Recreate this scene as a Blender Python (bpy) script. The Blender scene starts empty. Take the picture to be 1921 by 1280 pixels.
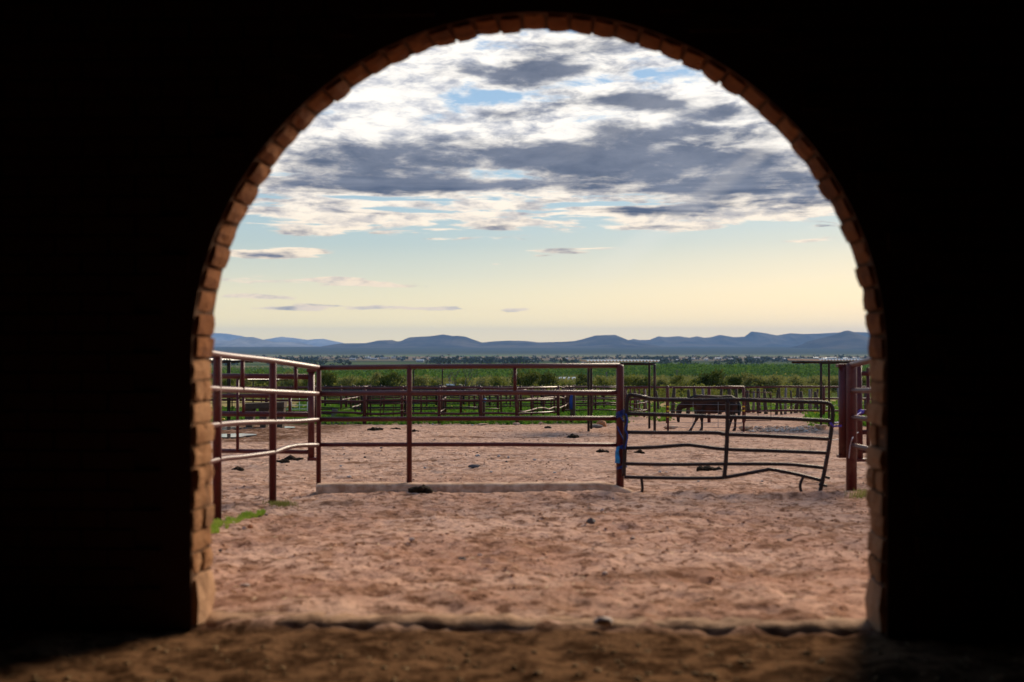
import bpy, bmesh, math, random
import numpy as np
from mathutils import Vector, Matrix
random.seed(7); RNG = np.random.default_rng(7)
SC = bpy.context.scene
COL = SC.collection
R = math.radians
PI = math.pi
FPX = 2134.0        # focal length of the photograph in its own pixels (40 mm)
EYE = 1.65
HZ = 650.0          # picture row of the level horizon

# ------------------------------------------------------------------ camera
cam_d = bpy.data.cameras.new('camera'); cam = bpy.data.objects.new('camera', cam_d); COL.objects.link(cam)
cam.location = (0, 0, EYE)
cam.rotation_euler = (R(90) + math.atan((HZ-640)/FPX), 0, 0)
cam_d.lens = 40.0; cam_d.sensor_width = 36.0
cam_d.clip_start = 0.05; cam_d.clip_end = 200000
cam_d.dof.use_dof = True; cam_d.dof.focus_distance = 42.0; cam_d.dof.aperture_fstop = 1.3
SC.camera = cam

# ------------------------------------------------------------------ render / exposure
SC.render.engine = 'CYCLES'
SC.view_settings.view_transform = 'Standard'
SC.view_settings.look = 'None'
SC.view_settings.exposure = 0.52
SC.view_settings.gamma = 1.0
try: SC.view_settings.use_curve_mapping = False
except Exception: pass
cy = SC.cycles
cy.use_denoising = True
cy.max_bounces = 6; cy.diffuse_bounces = 3; cy.glossy_bounces = 3; cy.transparent_max_bounces = 8
cy.volume_bounces = 0
cy.use_adaptive_sampling = True; cy.adaptive_threshold = 0.01
cy.sample_clamp_indirect = 8.0

# ------------------------------------------------------------------ world
SUN_AZ, SUN_EL = R(31), R(26)
W = bpy.data.worlds.new('World'); SC.world = W; W.use_nodes = True
nt = W.node_tree; nt.nodes.clear()
class NB:
    """little node builder"""
    def __init__(s, t): s.t = t; s.L = t.links
    def n(s, typ, **kw):
        x = s.t.nodes.new(typ)
        for k, v in kw.items(): setattr(x, k, v)
        return x
    def put(s, sock, v):
        if isinstance(v, bpy.types.NodeSocket): s.L.new(v, sock)
        else: sock.default_value = v
    def m(s, op, a, b=0.0, c=None, clamp=False):
        x = s.n('ShaderNodeMath', operation=op); x.use_clamp = clamp
        s.put(x.inputs[0], a); s.put(x.inputs[1], b)
        if c is not None: s.put(x.inputs[2], c)
        return x.outputs[0]
    def mix(s, f, a, b, blend='MIX'):
        x = s.n('ShaderNodeMix', data_type='RGBA', blend_type=blend); x.clamp_factor = True
        s.put(x.inputs[0], f); s.put(x.inputs[6], a); s.put(x.inputs[7], b)
        return x.outputs[2]
    def ss(s, v, lo, hi, a=0.0, b=1.0, kind='SMOOTHSTEP'):
        x = s.n('ShaderNodeMapRange', interpolation_type=kind); x.clamp = True
        s.put(x.inputs[0], v); x.inputs[1].default_value = lo; x.inputs[2].default_value = hi
        x.inputs[3].default_value = a; x.inputs[4].default_value = b
        return x.outputs[0]
    def noise(s, vec, scale, detail=4, rough=0.55, dist=0.0, out=0):
        x = s.n('ShaderNodeTexNoise'); s.put(x.inputs['Vector'], vec)
        x.inputs['Scale'].default_value = scale; x.inputs['Detail'].default_value = detail
        x.inputs['Roughness'].default_value = rough; x.inputs['Distortion'].default_value = dist
        return x.outputs[out]
    def ramp(s, f, stops, interp='LINEAR'):
        x = s.n('ShaderNodeValToRGB'); r = x.color_ramp; r.interpolation = interp
        while len(r.elements) > 1: r.elements.remove(r.elements[-1])
        r.elements[0].position = stops[0][0]; r.elements[0].color = (*stops[0][1], 1)
        for p, c in stops[1:]:
            e = r.elements.new(p); e.color = (*c, 1)
        s.put(x.inputs[0], f)
        return x.outputs[0]
    def sep(s, v):
        x = s.n('ShaderNodeSeparateXYZ'); s.put(x.inputs[0], v); return x.outputs
    def comb(s, a, b, c):
        x = s.n('ShaderNodeCombineXYZ')
        for i, v in enumerate((a, b, c)): s.put(x.inputs[i], v)
        return x.outputs[0]
b = NB(nt)
sky = b.n('ShaderNodeTexSky', sky_type='NISHITA')
sky.sun_disc = False; sky.sun_elevation = SUN_EL; sky.sun_rotation = SUN_AZ
sky.air_density = 1.0; sky.dust_density = 1.2; sky.ozone_density = 1.5; sky.altitude = 1300
tc = b.n('ShaderNodeTexCoord')
D = tc.outputs['Generated']
dx, dy, dz = b.sep(D)[0:3]
az = b.m('ARCTAN2', dx, dy)
el = b.m('ARCSINE', dz)
eld = b.m('MULTIPLY', el, 180/PI)                     # degrees
# clear-sky colour: the sky texture tinted by elevation (cream horizon, teal, blue)
tint = b.ramp(b.m('DIVIDE', eld, 30.0, clamp=True), [
    (0.0, (21.0, 15.2, 3.9)), (0.03, (17.8, 13.2, 4.0)), (0.06, (13.4, 10.3, 4.3)), (0.12, (8.2, 7.6, 5.0)), (0.17, (5.3, 6.1, 5.2)),
    (0.24, (4.0, 5.6, 6.0)), (0.38, (3.5, 5.5, 7.4)), (0.6, (2.3, 4.1, 6.8)), (1.0, (1.6, 3.0, 5.4))])
skyc = b.mix(0.72, sky.outputs[0], tint)
# cloud density: noise on a flat layer + masses placed where the photograph has them
warm = b.m('MULTIPLY', b.m('MULTIPLY', b.ss(az, -0.15, 0.35), b.ss(eld, 8.0, 1.0)), 0.5)
skyc = b.mix(warm, skyc, (16.0, 11.0, 5.2, 1))
den = b.m('ADD', b.m('ABSOLUTE', dz), 0.05)
lay = b.comb(b.m('DIVIDE', dx, den), b.m('DIVIDE', dy, den), 0.0)
ang = b.comb(b.m('MULTIPLY', az, 1.0), b.m('MULTIPLY', el, 3.2), 0.0)
n1 = b.noise(lay, 1.3, 9, 0.62, 0.2)
n2 = b.noise(ang, 12.0, 10, 0.64, 0.25)
n3 = b.noise(ang, 5.5, 5, 0.55, 0.2)
n4 = b.noise(ang, 34.0, 8, 0.66, 0.3)
nn = b.m('ADD', b.m('ADD', b.m('MULTIPLY', n1, 0.22), b.m('MULTIPLY', n2, 0.48)), b.m('ADD', b.m('MULTIPLY', n3, 0.12), b.m('MULTIPLY', n4, 0.18)))
strk0 = b.noise(b.comb(b.m('MULTIPLY', az, 1.0), b.m('MULTIPLY', el, 11.0), 0.0), 9.0, 9, 0.62, 0.3)
strk = b.m('ADD', b.m('MULTIPLY', b.m('SUBTRACT', strk0, 0.5), 1.55), 0.5)
nn = b.mix(b.ss(eld, 9.5, 6.5, 0.0, 0.8), b.comb(nn, nn, nn), b.comb(strk, strk, strk)); nn = b.sep(nn)[0]
nn = b.m('MULTIPLY', b.m('SUBTRACT', nn, 0.5), 4.2)     # about -0.9..0.9
warp = b.noise(ang, 9.0, 4, 0.6, 0.0, out=1)
wv = b.sep(warp)
azw = b.m('ADD', az, b.m('MULTIPLY', b.m('SUBTRACT', wv[0], 0.5), 0.10))
elw = b.m('ADD', el, b.m('MULTIPLY', b.m('SUBTRACT', wv[1], 0.5), 0.030))
azs = b.m('ADD', az, b.m('MULTIPLY', b.m('SUBTRACT', wv[0], 0.5), 0.06)); els = b.m('ADD', el, b.m('MULTIPLY', b.m('SUBTRACT', wv[1], 0.5), 0.007))
def blob(px, py, su, sv, amp):
    azw_, elw_ = (azs, els) if sv < 14 else (azw, elw)
    a0 = math.atan2(px-960, FPX); e0 = math.atan2((HZ-py), math.hypot(FPX, px-960))
    u = b.m('MULTIPLY', b.m('SUBTRACT', azw_, a0), FPX/su)
    v = b.m('MULTIPLY', b.m('SUBTRACT', elw_, e0), FPX/sv)
    r2 = b.m('ADD', b.m('MULTIPLY', u, u), b.m('MULTIPLY', v, v))
    return b.m('MULTIPLY', b.m('EXPONENT', b.m('MULTIPLY', r2, -0.7)), amp)
def total(lst):
    t = None
    for q in lst:
        g = blob(*q); t = g if t is None else b.m('ADD', t, g)
    return t
white = total([(740, 145, 190, 60, .75), (900, 105, 120, 25, .4), (640, 260, 130, 45, .45), (1000, 225, 190, 32, .42), (1330, 180, 200, 65, .6), (760, 235, 170, 30, .4),
               (1000, 372, 470, 26, .42), (610, 410, 210, 16, .62), (960, 402, 190, 13, .5), (1330, 412, 210, 16, .58), (600, 453, 70, 5, .6), (880, 449, 60, 4, .5), (1130, 463, 80, 4, .55), (1390, 470, 70, 4, .6), (1010, 470, 160, 4, .8), (640, 405, 190, 24, .5), (1400, 405, 230, 24, .5), (500, 475, 100, 13, 1.62),
               (1500, 330, 130, 60, .35), (1010, 424, 120, 8, .4), (1260, 422, 150, 12, .42), (1510, 450, 75, 11, .8),
               (480, 530, 110, 9, 1.62), (700, 535, 95, 6, 1.62), (480, 557, 90, 6, 1.62), (720, 578, 80, 6, 1.62), (840, 580, 45, 5, 1.62), (575, 578, 40, 6, 1.62), (620, 523, 50, 4, 1.62), (970, 582, 30, 4,1.62),
               (672, 497, 24, 6, 1.35), (945, 527, 60, 4, 1.0), (925, 497, 14, 3, 1.0), (1100, 85, 180, 30, .5), (490, 578, 36, 4, 1.0), (560, 436, 80, 8, .45), (760, 432, 120, 6, .35),
               (880, 178, 95, 14, -.32), (975, 92, 60, 12, -.35), (1240, 140, 70, 14, -.35), (640, 215, 55, 12, -.55), (1045, 195, 55, 18, -.5), (800, 225, 60, 10, -.3)])
dark = total([(1180, 300, 310, 34, .95), (1000, 285, 170, 20, .35), (660, 300, 150, 36, .75), (620, 345, 190, 12, .6), (900, 350, 150, 11, .6), (1400, 350, 230, 28, .8),
              (1010, 135, 110, 15, 1.15), (990, 160, 70, 8, .45), (1190, 193, 95, 15, 1.2), (1330, 212, 75, 11, .95), (1100, 90, 120, 18, .68), (930, 215, 55, 10, .6),
              (1160, 245, 60, 12, .45), (1280, 250, 60, 14, .5), (1250, 390, 130, 10, .55), (1420, 245, 60, 16, .35), (1270, 425, 90, 7, .35), (930, 428, 35, 6, .5), (490, 478, 70, 6, .55),
              (700, 400, 200, 6, .3)])
base = b.m('ADD', b.ss(b.m('ADD', eld, b.m('MULTIPLY', b.m('SUBTRACT', n3, 0.5), 5.0)), 3.0, 8.6, -1.05, -0.14), 0.0)
dens = b.m('ADD', b.m('ADD', nn, base), b.m('ADD', b.m('MULTIPLY', white, 0.92), b.m('MULTIPLY', dark, 0.85)))
alpha = b.ss(dens, -0.02, 0.36)
n5 = b.noise(ang, 21.0, 9, 0.62, 0.3)
bulk = b.m('SUBTRACT', dark, b.ss(eld, 17.0, 30.0, 0.30, 0.06))
drk = b.ss(b.m('ADD', b.m('MULTIPLY', b.m('SUBTRACT', n5, 0.5), 1.7), b.m('ADD', bulk, b.m('MULTIPLY', nn, 0.45))), -0.22, 0.60)
low = b.ss(eld, 0.5, 12.0)
lit = b.mix(low, (11.0, 8.6, 5.6, 1), (11.2, 10.6, 9.7, 1))
grey = b.mix(low, (7.4, 6.2, 4.8, 1), (5.0, 5.2, 5.9, 1))
lit = b.mix(b.ss(b.m('ADD', b.m('MULTIPLY', b.m('SUBTRACT', n4, 0.5), 2.2), b.m('MULTIPLY', b.m('SUBTRACT', n5, 0.5), 2.6)), -0.30, 0.60), lit, grey)
shade = b.mix(b.ss(nn, -0.6, 0.8), (2.3, 2.5, 3.1, 1), (0.70, 0.92, 1.5, 1))
cloud = b.mix(drk, lit, shade)
final = b.mix(alpha, skyc, cloud)
# faint slanting rays where the sun stands behind the cloud
th = b.m('ARCTAN2', b.m('SUBTRACT', el, SUN_EL*0.72), b.m('SUBTRACT', az, SUN_AZ*0.80))
ray = b.noise(b.comb(b.m('MULTIPLY', th, 1.0), 0.3, 0.0), 9.0, 2, 0.5)
rmask = b.m('MULTIPLY', b.m('MULTIPLY', b.ss(az, 0.02, 0.12), b.ss(az, 0.42, 0.30)), b.m('MULTIPLY', b.ss(eld, 2.0, 5.0), b.ss(eld, 13.0, 10.0)))
final = b.mix(b.m('MULTIPLY', b.m('MULTIPLY', b.ss(ray, 0.48, 0.66), rmask), 0.13), final, (10.5, 9.6, 8.4, 1))
# below the horizon the dome is only seen past the end of the land
bg = b.n('ShaderNodeBackground'); b.put(bg.inputs[0], final); bg.inputs[1].default_value = 0.074
wo = b.n('ShaderNodeOutputWorld'); nt.links.new(bg.outputs[0], wo.inputs[0])
W.cycles.sampling_method = 'MANUAL'; W.cycles.sample_map_resolution = 1024

# ------------------------------------------------------------------ sun (behind thin cloud, ahead and to the right)
sd = bpy.data.lights.new('sun', 'SUN'); so = bpy.data.objects.new('sun', sd); COL.objects.link(so)
sd.energy = 4.3; sd.angle = R(26); sd.color = (1.0, 0.84, 0.62)
sv = Vector((math.cos(SUN_EL)*math.sin(SUN_AZ), math.cos(SUN_EL)*math.cos(SUN_AZ), math.sin(SUN_EL)))
so.rotation_euler = (-sv).to_track_quat('-Z', 'Y').to_euler()
so.location = (20, 60, 60)

# ------------------------------------------------------------------ numbers: land height, noise
def _hash(ix, iy, s):
    h = (ix*374761393 + iy*668265263 + s*974634777) & 0xffffffff
    h = ((h ^ (h >> 13))*1274126177) & 0xffffffff
    return ((h ^ (h >> 16)) & 0xffff)/65535.0
def vnoise(x, y, s=0):
    x = np.asarray(x, float); y = np.asarray(y, float)
    ix = np.floor(x).astype(np.int64); iy = np.floor(y).astype(np.int64)
    fx = x-ix; fy = y-iy
    fx = fx*fx*(3-2*fx); fy = fy*fy*(3-2*fy)
    a = _hash(ix, iy, s); bb = _hash(ix+1, iy, s); c = _hash(ix, iy+1, s); d = _hash(ix+1, iy+1, s)
    return (a*(1-fx)+bb*fx)*(1-fy) + (c*(1-fx)+d*fx)*fy
def fbm(x, y, oct=4, s=0, g=0.5):
    t = 0; a = 1; n = 0
    for i in range(oct):
        t = t + a*(vnoise(x*2**i+17*i, y*2**i-9*i, s+i)-0.5); n += a; a *= g
    return t/n*2
_PR = np.array([(-50000, 1.65), (6.9, 1.65), (16.8, 2.16), (30, 2.78), (47, 3.52), (59, 3.98), (75, 4.5), (105, 5.4), (150, 6.7), (300, 10.2),
                (600, 16.5), (1200, 26), (2500, 40), (4500, 53), (6500, 58), (9000, 48), (11000, 30), (13000, 12), (16000, 4), (24000, 8), (60000, 10)])
def drop(d):
    d = np.asarray(d, float)
    L = np.log(np.maximum(d, 1.0)+8.0); K = np.log(np.maximum(_PR[:, 0], 1.0)+8.0)
    acc = 0
    for o in (-0.12, -0.06, 0, 0.06, 0.12):           # softened piecewise profile
        acc = acc + np.interp(L+o*np.clip((d-20)/40, 0, 1), K, _PR[:, 1])
    return acc/5
def gz(x, y):
    x = np.asarray(x, float); y = np.asarray(y, float)
    z = EYE - drop(y)
    w = np.clip((y-7.6)/2, 0, 1)
    z = z + w*0.05*fbm(x*0.35, y*0.35, 3, 3)*np.clip(1-(y-60)/200, 0, 1)
    far = np.clip((y-200)/2000, 0, 1)*np.clip((12000-y)/4000, 0, 1)
    z = z - 0.012*np.clip((-0.22-barn_y(x, y))/0.1, 0, 1)*np.clip((y+6)/2, 0, 1)
    return z + far*np.maximum(y, 0)*0.00045*fbm(x/900, y/1500, 3, 5)
def barn_y(x, y): return (x-0.143)*math.sin(R(3)) + (y-6.95)*math.cos(R(3))
def relief(x, y):
    """hoof-trampled dirt"""
    w = np.clip(1-np.abs(x)/22, 0, 1)
    a = 0.035*fbm(x*2.3, y*2.3, 2, 11) + 0.046*np.minimum(fbm(x*5.0, y*5.0, 3, 21), 0.12) + 0.026*fbm(x*11, y*11, 2, 31)
    a = a*np.where(barn_y(x, y) < -0.3, 0.6, 1.0)
    return a*np.where(w > 0, 1, 0)
def gp(px, d):                       # plan position of a photograph column at a distance
    return ((px-960.5)/FPX*d, d)
def at(px, py, d):
    return Vector(((px-960.5)/FPX*d, d, EYE+(HZ-py)/FPX*d))
def onground(px, py):
    """distance at which the ground shows at picture row py"""
    lo, hi = 5.0, 110.0
    k = (py-HZ)/FPX
    for _ in range(50):
        m = (lo+hi)/2
        if float(drop(m))/m > k: lo = m
        else: hi = m
    return (lo+hi)/2

# ------------------------------------------------------------------ object helpers
def tag(o, label=None, cat=None, group=None, kind=None):
    if label: o['label'] = label
    if cat: o['category'] = cat
    if group: o['group'] = group
    if kind: o['kind'] = kind
    return o
def empty(name, loc, label=None, cat=None, group=None, rz=0.0):
    o = bpy.data.objects.new(name, None); COL.objects.link(o)
    o.location = loc; o.rotation_euler = (0, 0, rz); o.empty_display_size = 0.2
    return tag(o, label, cat, group)
def origin(o):
    v = Vector((0, 0, 0))
    while o is not None:
        v += o.location; o = o.parent
    return v
class MB:
    def __init__(s): s.v = []; s.f = []
    def add(s, vs, fs):
        k = len(s.v); s.v += [tuple(q) for q in vs]; s.f += [tuple(i+k for i in f) for f in fs]; return s
    def box(s, c, size, M=None):
        hx, hy, hz = (q/2 for q in size); c = Vector(c)
        P = [Vector((x, y, z)) for z in (-hz, hz) for y in (-hy, hy) for x in (-hx, hx)]
        if M is not None: P = [M @ p for p in P]
        return s.add([c+p for p in P], [(0, 2, 3, 1), (4, 5, 7, 6), (0, 1, 5, 4), (2, 6, 7, 3), (0, 4, 6, 2), (1, 3, 7, 5)])
    def tube(s, pts, r, n=10, caps=True):
        pts = [Vector(p) for p in pts]; rs = r if isinstance(r, (list, tuple)) else [r]*len(pts)
        vs, fs = [], []
        t0 = (pts[1]-pts[0]).normalized()
        u = t0.orthogonal().normalized()
        for i, p in enumerate(pts):
            if i == 0: t = pts[1]-pts[0]
            elif i == len(pts)-1: t = pts[-1]-pts[-2]
            else: t = (pts[i+1]-pts[i]).normalized() + (pts[i]-pts[i-1]).normalized()
            t.normalize(); u = (u - t*u.dot(t)).normalized(); w = t.cross(u)
            for k in range(n):
                a = 2*PI*k/n
                vs.append(p + (u*math.cos(a) + w*math.sin(a))*rs[i])
        for i in range(len(pts)-1):
            for k in range(n):
                k2 = (k+1) % n
                fs.append((i*n+k, i*n+k2, (i+1)*n+k2, (i+1)*n+k))
        if caps:
            fs.append(tuple(range(n-1, -1, -1))); fs.append(tuple((len(pts)-1)*n+k for k in range(n)))
        return s.add(vs, fs)
    def loft(s, st, n=14):
        """st: (x, y, z, half width y, half height along dir, angle of the section in the xz plane)"""
        vs, fs = [], []
        for (x, y, z, w, h, a) in st:
            for k in range(n):
                t = 2*PI*k/n
                o = math.sin(t)*h
                vs.append((x + o*math.sin(a), y + math.cos(t)*w, z + o*math.cos(a)))
        m = len(st)
        for i in range(m-1):
            for k in range(n):
                k2 = (k+1) % n; fs.append((i*n+k, i*n+k2, (i+1)*n+k2, (i+1)*n+k))
        fs.append(tuple(range(n-1, -1, -1))); fs.append(tuple((m-1)*n+k for k in range(n)))
        return s.add(vs, fs)
    def lump(s, c, rx, ry, rz, rough=0.25, seed=0, lv=1):
        rr = random.Random(seed)
        bm = bmesh.new(); bmesh.ops.create_icosphere(bm, subdivisions=lv, radius=1)
        vs = []
        for v in bm.verts:
            k = 1 + rr.uniform(-rough, rough); vs.append((c[0]+v.co.x*rx*k, c[1]+v.co.y*ry*k, c[2]+v.co.z*rz*k))
        bm.verts.ensure_lookup_table()
        fs = [tuple(v.index for v in f.verts) for f in bm.faces]; bm.free()
        return s.add(vs, fs)
    def build(s, name, mat, parent=None, smooth=False, local=False):
        me = bpy.data.meshes.new(name)
        off = Vector((0, 0, 0)) if (parent is None or local) else origin(parent)
        me.from_pydata([tuple(Vector(v)-off) for v in s.v], [], s.f); me.update()
        if smooth: me.shade_smooth()
        me.materials.append(mat)
        o = bpy.data.objects.new(name, me); COL.objects.link(o)
        if parent is not None: o.parent = parent
        return o
    def rooted(s, name, mat, loc, smooth=False):
        """a top-level mesh with its origin at its own base"""
        loc = Vector(loc)
        me = bpy.data.meshes.new(name)
        me.from_pydata([tuple(Vector(v)-loc) for v in s.v], [], s.f); me.update()
        if smooth: me.shade_smooth()
        me.materials.append(mat)
        o = bpy.data.objects.new(name, me); COL.objects.link(o); o.location = loc
        return o
def quads(name, V, mat, parent=None, smooth=False):
    """V: (n,4,3) array of quads, one object"""
    V = np.ascontiguousarray(V, np.float32); n = len(V)
    me = bpy.data.meshes.new(name)
    me.vertices.add(n*4); me.loops.add(n*4); me.polygons.add(n)
    me.vertices.foreach_set('co', V.reshape(-1))
    me.loops.foreach_set('vertex_index', np.arange(n*4, dtype=np.int32))
    me.polygons.foreach_set('loop_start', np.arange(0, n*4, 4, dtype=np.int32))
    me.update(calc_edges=True); me.materials.append(mat)
    if smooth: me.shade_smooth()
    o = bpy.data.objects.new(name, me); COL.objects.link(o)
    if parent is not None: o.parent = parent
    return o
def grid_mesh(name, X, Y, Z, mat, smooth=True):
    h, w = X.shape
    V = np.stack([X, Y, Z], -1).reshape(-1, 3).astype(np.float32)
    i = np.arange(h*w).reshape(h, w)
    F = np.stack([i[:-1, :-1], i[:-1, 1:], i[1:, 1:], i[1:, :-1]], -1).reshape(-1, 4).astype(np.int32)
    me = bpy.data.meshes.new(name)
    me.vertices.add(len(V)); me.loops.add(F.size); me.polygons.add(len(F))
    me.vertices.foreach_set('co', V.reshape(-1)); me.loops.foreach_set('vertex_index', F.reshape(-1))
    me.polygons.foreach_set('loop_start', np.arange(0, F.size, 4, dtype=np.int32))
    me.update(calc_edges=True)
    if smooth: me.shade_smooth()
    me.materials.append(mat)
    o = bpy.data.objects.new(name, me); COL.objects.link(o)
    return o
def leaf_quads(C, size, flat=0.0, rng=RNG, aspect=0.6):
    """random quads of the given size at centres C (n,3)"""
    n = len(C)
    u = rng.normal(size=(n, 3)); u[:, 2] *= (1-flat); u /= np.linalg.norm(u, axis=1)[:, None]+1e-9
    w = rng.normal(size=(n, 3)); w -= u*np.sum(u*w, 1)[:, None]; w /= np.linalg.norm(w, axis=1)[:, None]+1e-9
    s = (np.asarray(size)*np.ones(n))[:, None]
    a = u*s*0.5; c = w*s*0.5*aspect
    return np.stack([C-a-c*0.3, C-a*0.1+c, C+a+c*0.3, C+a*0.1-c], 1)

# ------------------------------------------------------------------ materials
def mat(name, build):
    m = bpy.data.materials.new(name); m.use_nodes = True
    t = m.node_tree; t.nodes.clear(); n = NB(t)
    out = n.n('ShaderNodeOutputMaterial')
    sh = build(n)
    t.links.new(sh, out.inputs[0])
    return m
def pbsdf(n, col, rough=0.8, metal=0.0, spec=0.3, bump=None, bs=0.3, bd=0.02):
    p = n.n('ShaderNodeBsdfPrincipled')
    n.put(p.inputs['Base Color'], col if not isinstance(col, tuple) else (*col[:3], 1))
    n.put(p.inputs['Roughness'], rough); p.inputs['Metallic'].default_value = metal
    p.inputs['Specular IOR Level'].default_value = spec
    if bump is not None:
        bn = n.n('ShaderNodeBump'); bn.inputs['Strength'].default_value = bs; bn.inputs['Distance'].default_value = bd
        n.put(bn.inputs['Height'], bump); n.L.new(bn.outputs[0], p.inputs['Normal'])
    return p.outputs[0]
def pos(n): return n.n('ShaderNodeNewGeometry').outputs['Position']
def obco(n): return n.n('ShaderNodeTexCoord').outputs['Object']
def rnd(n): return n.n('ShaderNodeObjectInfo').outputs['Random']

def m_ground(n):
    P = pos(n); x, y, z = n.sep(P)[0:3]
    # trampled red dirt
    a = n.noise(P, 0.55, 5, 0.6); c = n.noise(P, 7.5, 7, 0.66, 0.5); f = n.noise(P, 24, 6, 0.72); g = n.noise(P, 1.9, 6, 0.66, 0.4)
    dirt = n.mix(n.ss(a, 0.36, 0.62), (0.43, 0.240, 0.168, 1), (0.58, 0.365, 0.270, 1))
    dirt = n.mix(n.ss(g, 0.49, 0.62, 0, 0.72), dirt, (0.26, 0.13, 0.075, 1))
    dirt = n.mix(n.ss(c, 0.49, 0.61, 0, 0.9), dirt, (0.15, 0.072, 0.043, 1))
    dirt = n.mix(n.ss(c, 0.46, 0.30, 0, 0.6), dirt, (0.64, 0.42, 0.305, 1))
    dirt = n.mix(n.ss(f, 0.55, 0.70, 0, 0.8), dirt, (0.10, 0.05, 0.03, 1))
    dirt = n.mix(n.ss(f, 0.38, 0.24, 0, 0.6), dirt, (0.62, 0.43, 0.32, 1))
    st = n.comb(n.m('MULTIPLY', x, 0.25), n.m('MULTIPLY', y, 1.0), 0.0)
    wet = n.noise(st, 0.9, 5, 0.6, 0.4)
    dirt = n.mix(n.ss(wet, 0.56, 0.70, 0, 0.6), dirt, (0.17, 0.085, 0.05, 1))
    dirt = n.mix(n.m('MULTIPLY', n.ss(y, 14.0, 26.0), n.ss(a, 0.75, 0.35, 0.05, 0.42)), dirt, (0.60, 0.415, 0.315, 1))
    mot = n.noise(n.comb(n.m('MULTIPLY', x, 0.6), y, 0.0), 1.5, 7, 0.72, 0.6)
    dirt = n.mix(n.m('MULTIPLY', n.ss(y, 11.0, 22.0), n.ss(mot, 0.50, 0.64, 0, 0.75)), dirt, (0.19, 0.10, 0.065, 1))
    # old wheel ruts and the damp corner on the left
    def rut(y0, sl, x0, xa, xb, w):
        q = n.m('ABSOLUTE', n.m('SUBTRACT', n.m('ADD', y, n.m('MULTIPLY', n.m('SUBTRACT', g, 0.5), 1.2)), n.m('ADD', y0, n.m('MULTIPLY', n.m('SUBTRACT', x, x0), sl))))
        return n.m('MULTIPLY', n.ss(q, w, w*0.2), n.m('MULTIPLY', n.ss(x, xa, xa+1), n.ss(x, xb, xb-1)))
    for k in ((25.3, 0.5, -3.8, -4.4, 0.6, 0.42), (41.5, 0.05, 0, -3.4, 4.4, 0.55), (34.0, 0.1, -2, -7, -2.5, 0.4), (46.6, 0.0, 0, 4.6, 7.5, 0.8)):
        dirt = n.mix(n.m('MULTIPLY', rut(*k), 0.75), dirt, (0.13, 0.06, 0.033, 1))
    damp = n.m('MULTIPLY', n.ss(x, -6.0, -8.5), n.m('MULTIPLY', n.ss(y, 35.0, 39.0), n.ss(n.m('ADD', g, n.m('MULTIPLY', a, 0.5)), 0.5, 0.85)))
    dirt = n.mix(damp, dirt, (0.12, 0.06, 0.035, 1))
    # stable floor inside the barn: dimmer indoor light put into a darker brown
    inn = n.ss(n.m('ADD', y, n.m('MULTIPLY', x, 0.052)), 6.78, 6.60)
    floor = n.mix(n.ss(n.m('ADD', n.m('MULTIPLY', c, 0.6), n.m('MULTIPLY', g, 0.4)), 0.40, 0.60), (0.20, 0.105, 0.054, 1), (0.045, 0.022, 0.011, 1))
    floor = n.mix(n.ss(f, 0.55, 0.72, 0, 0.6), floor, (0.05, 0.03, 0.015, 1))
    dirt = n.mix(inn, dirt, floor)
    # land further off, by distance
    nb = n.noise(P, 0.09, 4, 0.6)
    yy = n.m('ADD', y, n.m('MULTIPLY', n.m('SUBTRACT', nb, 0.5), 9.0))
    right = n.ss(x, 4.0, 9.0)
    yg = n.m('SUBTRACT', yy, n.m('MULTIPLY', right, 25.0))
    # log distance 0..1 : 10 m .. 40 km
    fx = n.noise(n.comb(n.m('MULTIPLY', x, 0.15), y, 0.0), 0.004, 5, 0.6)
    yl = n.m('MULTIPLY', n.m('MAXIMUM', y, 10.0), n.m('ADD', 0.82, n.m('MULTIPLY', fx, 0.36)))
    t = n.m('DIVIDE', n.m('LOGARITHM', n.m('DIVIDE', yl, 10.0), 10.0), 3.6)
    def T(d): return math.log10(d/10)/3.6
    land = n.ramp(t, [(T(55), (0.055, 0.085, 0.025)), (T(90), (0.065, 0.095, 0.025)), (T(120), (0.10, 0.14, 0.04)), (T(150), (0.12, 0.15, 0.05)),
        (T(400), (0.11, 0.14, 0.045)), (T(700), (0.06, 0.10, 0.03)), (T(1500), (0.05, 0.085, 0.03)), (T(1900), (0.20, 0.17, 0.09)), (T(2200), (0.06, 0.085, 0.035)),
        (T(3000), (0.10, 0.12, 0.05)), (T(3500), (0.045, 0.06, 0.03)), (T(4300), (0.17, 0.13, 0.085)), (T(5400), (0.24, 0.165, 0.11)), (T(6300), (0.25, 0.18, 0.12)),
        (T(6900), (0.10, 0.18, 0.05)), (T(7200), (0.20, 0.155, 0.10)), (T(7700), (0.07, 0.08, 0.05)), (T(9000), (0.05, 0.055, 0.042)), (T(14000), (0.045, 0.045, 0.04)), (T(39000), (0.045, 0.045, 0.04))])
    dry = n.m('MULTIPLY', n.m('MULTIPLY', n.ss(y, 88.0, 97.0), n.ss(y, 150.0, 125.0)), n.m('MAXIMUM', n.ss(x, 9.0, 15.0), n.m('MULTIPLY', n.ss(x, -15.0, -18.0), 0.6)))
    land = n.mix(dry, land, (0.44, 0.31, 0.15, 1))
    patch = n.noise(P, 0.0022, 5, 0.6)
    land = n.mix(n.ss(patch, 0.5, 0.7, 0, 0.55), land, (0.045, 0.06, 0.03, 1))
    fld = n.n('ShaderNodeTexBrick'); n.put(fld.inputs['Vector'], n.comb(n.m('MULTIPLY', x, 0.0009), n.m('MULTIPLY', y, 0.0016), 0.0))
    fld.inputs['Color1'].default_value = (0.7, 0.75, 0.6, 1); fld.inputs['Color2'].default_value = (1.25, 1.2, 1.1, 1); fld.inputs['Mortar'].default_value = (0.8, 0.85, 0.7, 1)
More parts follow.
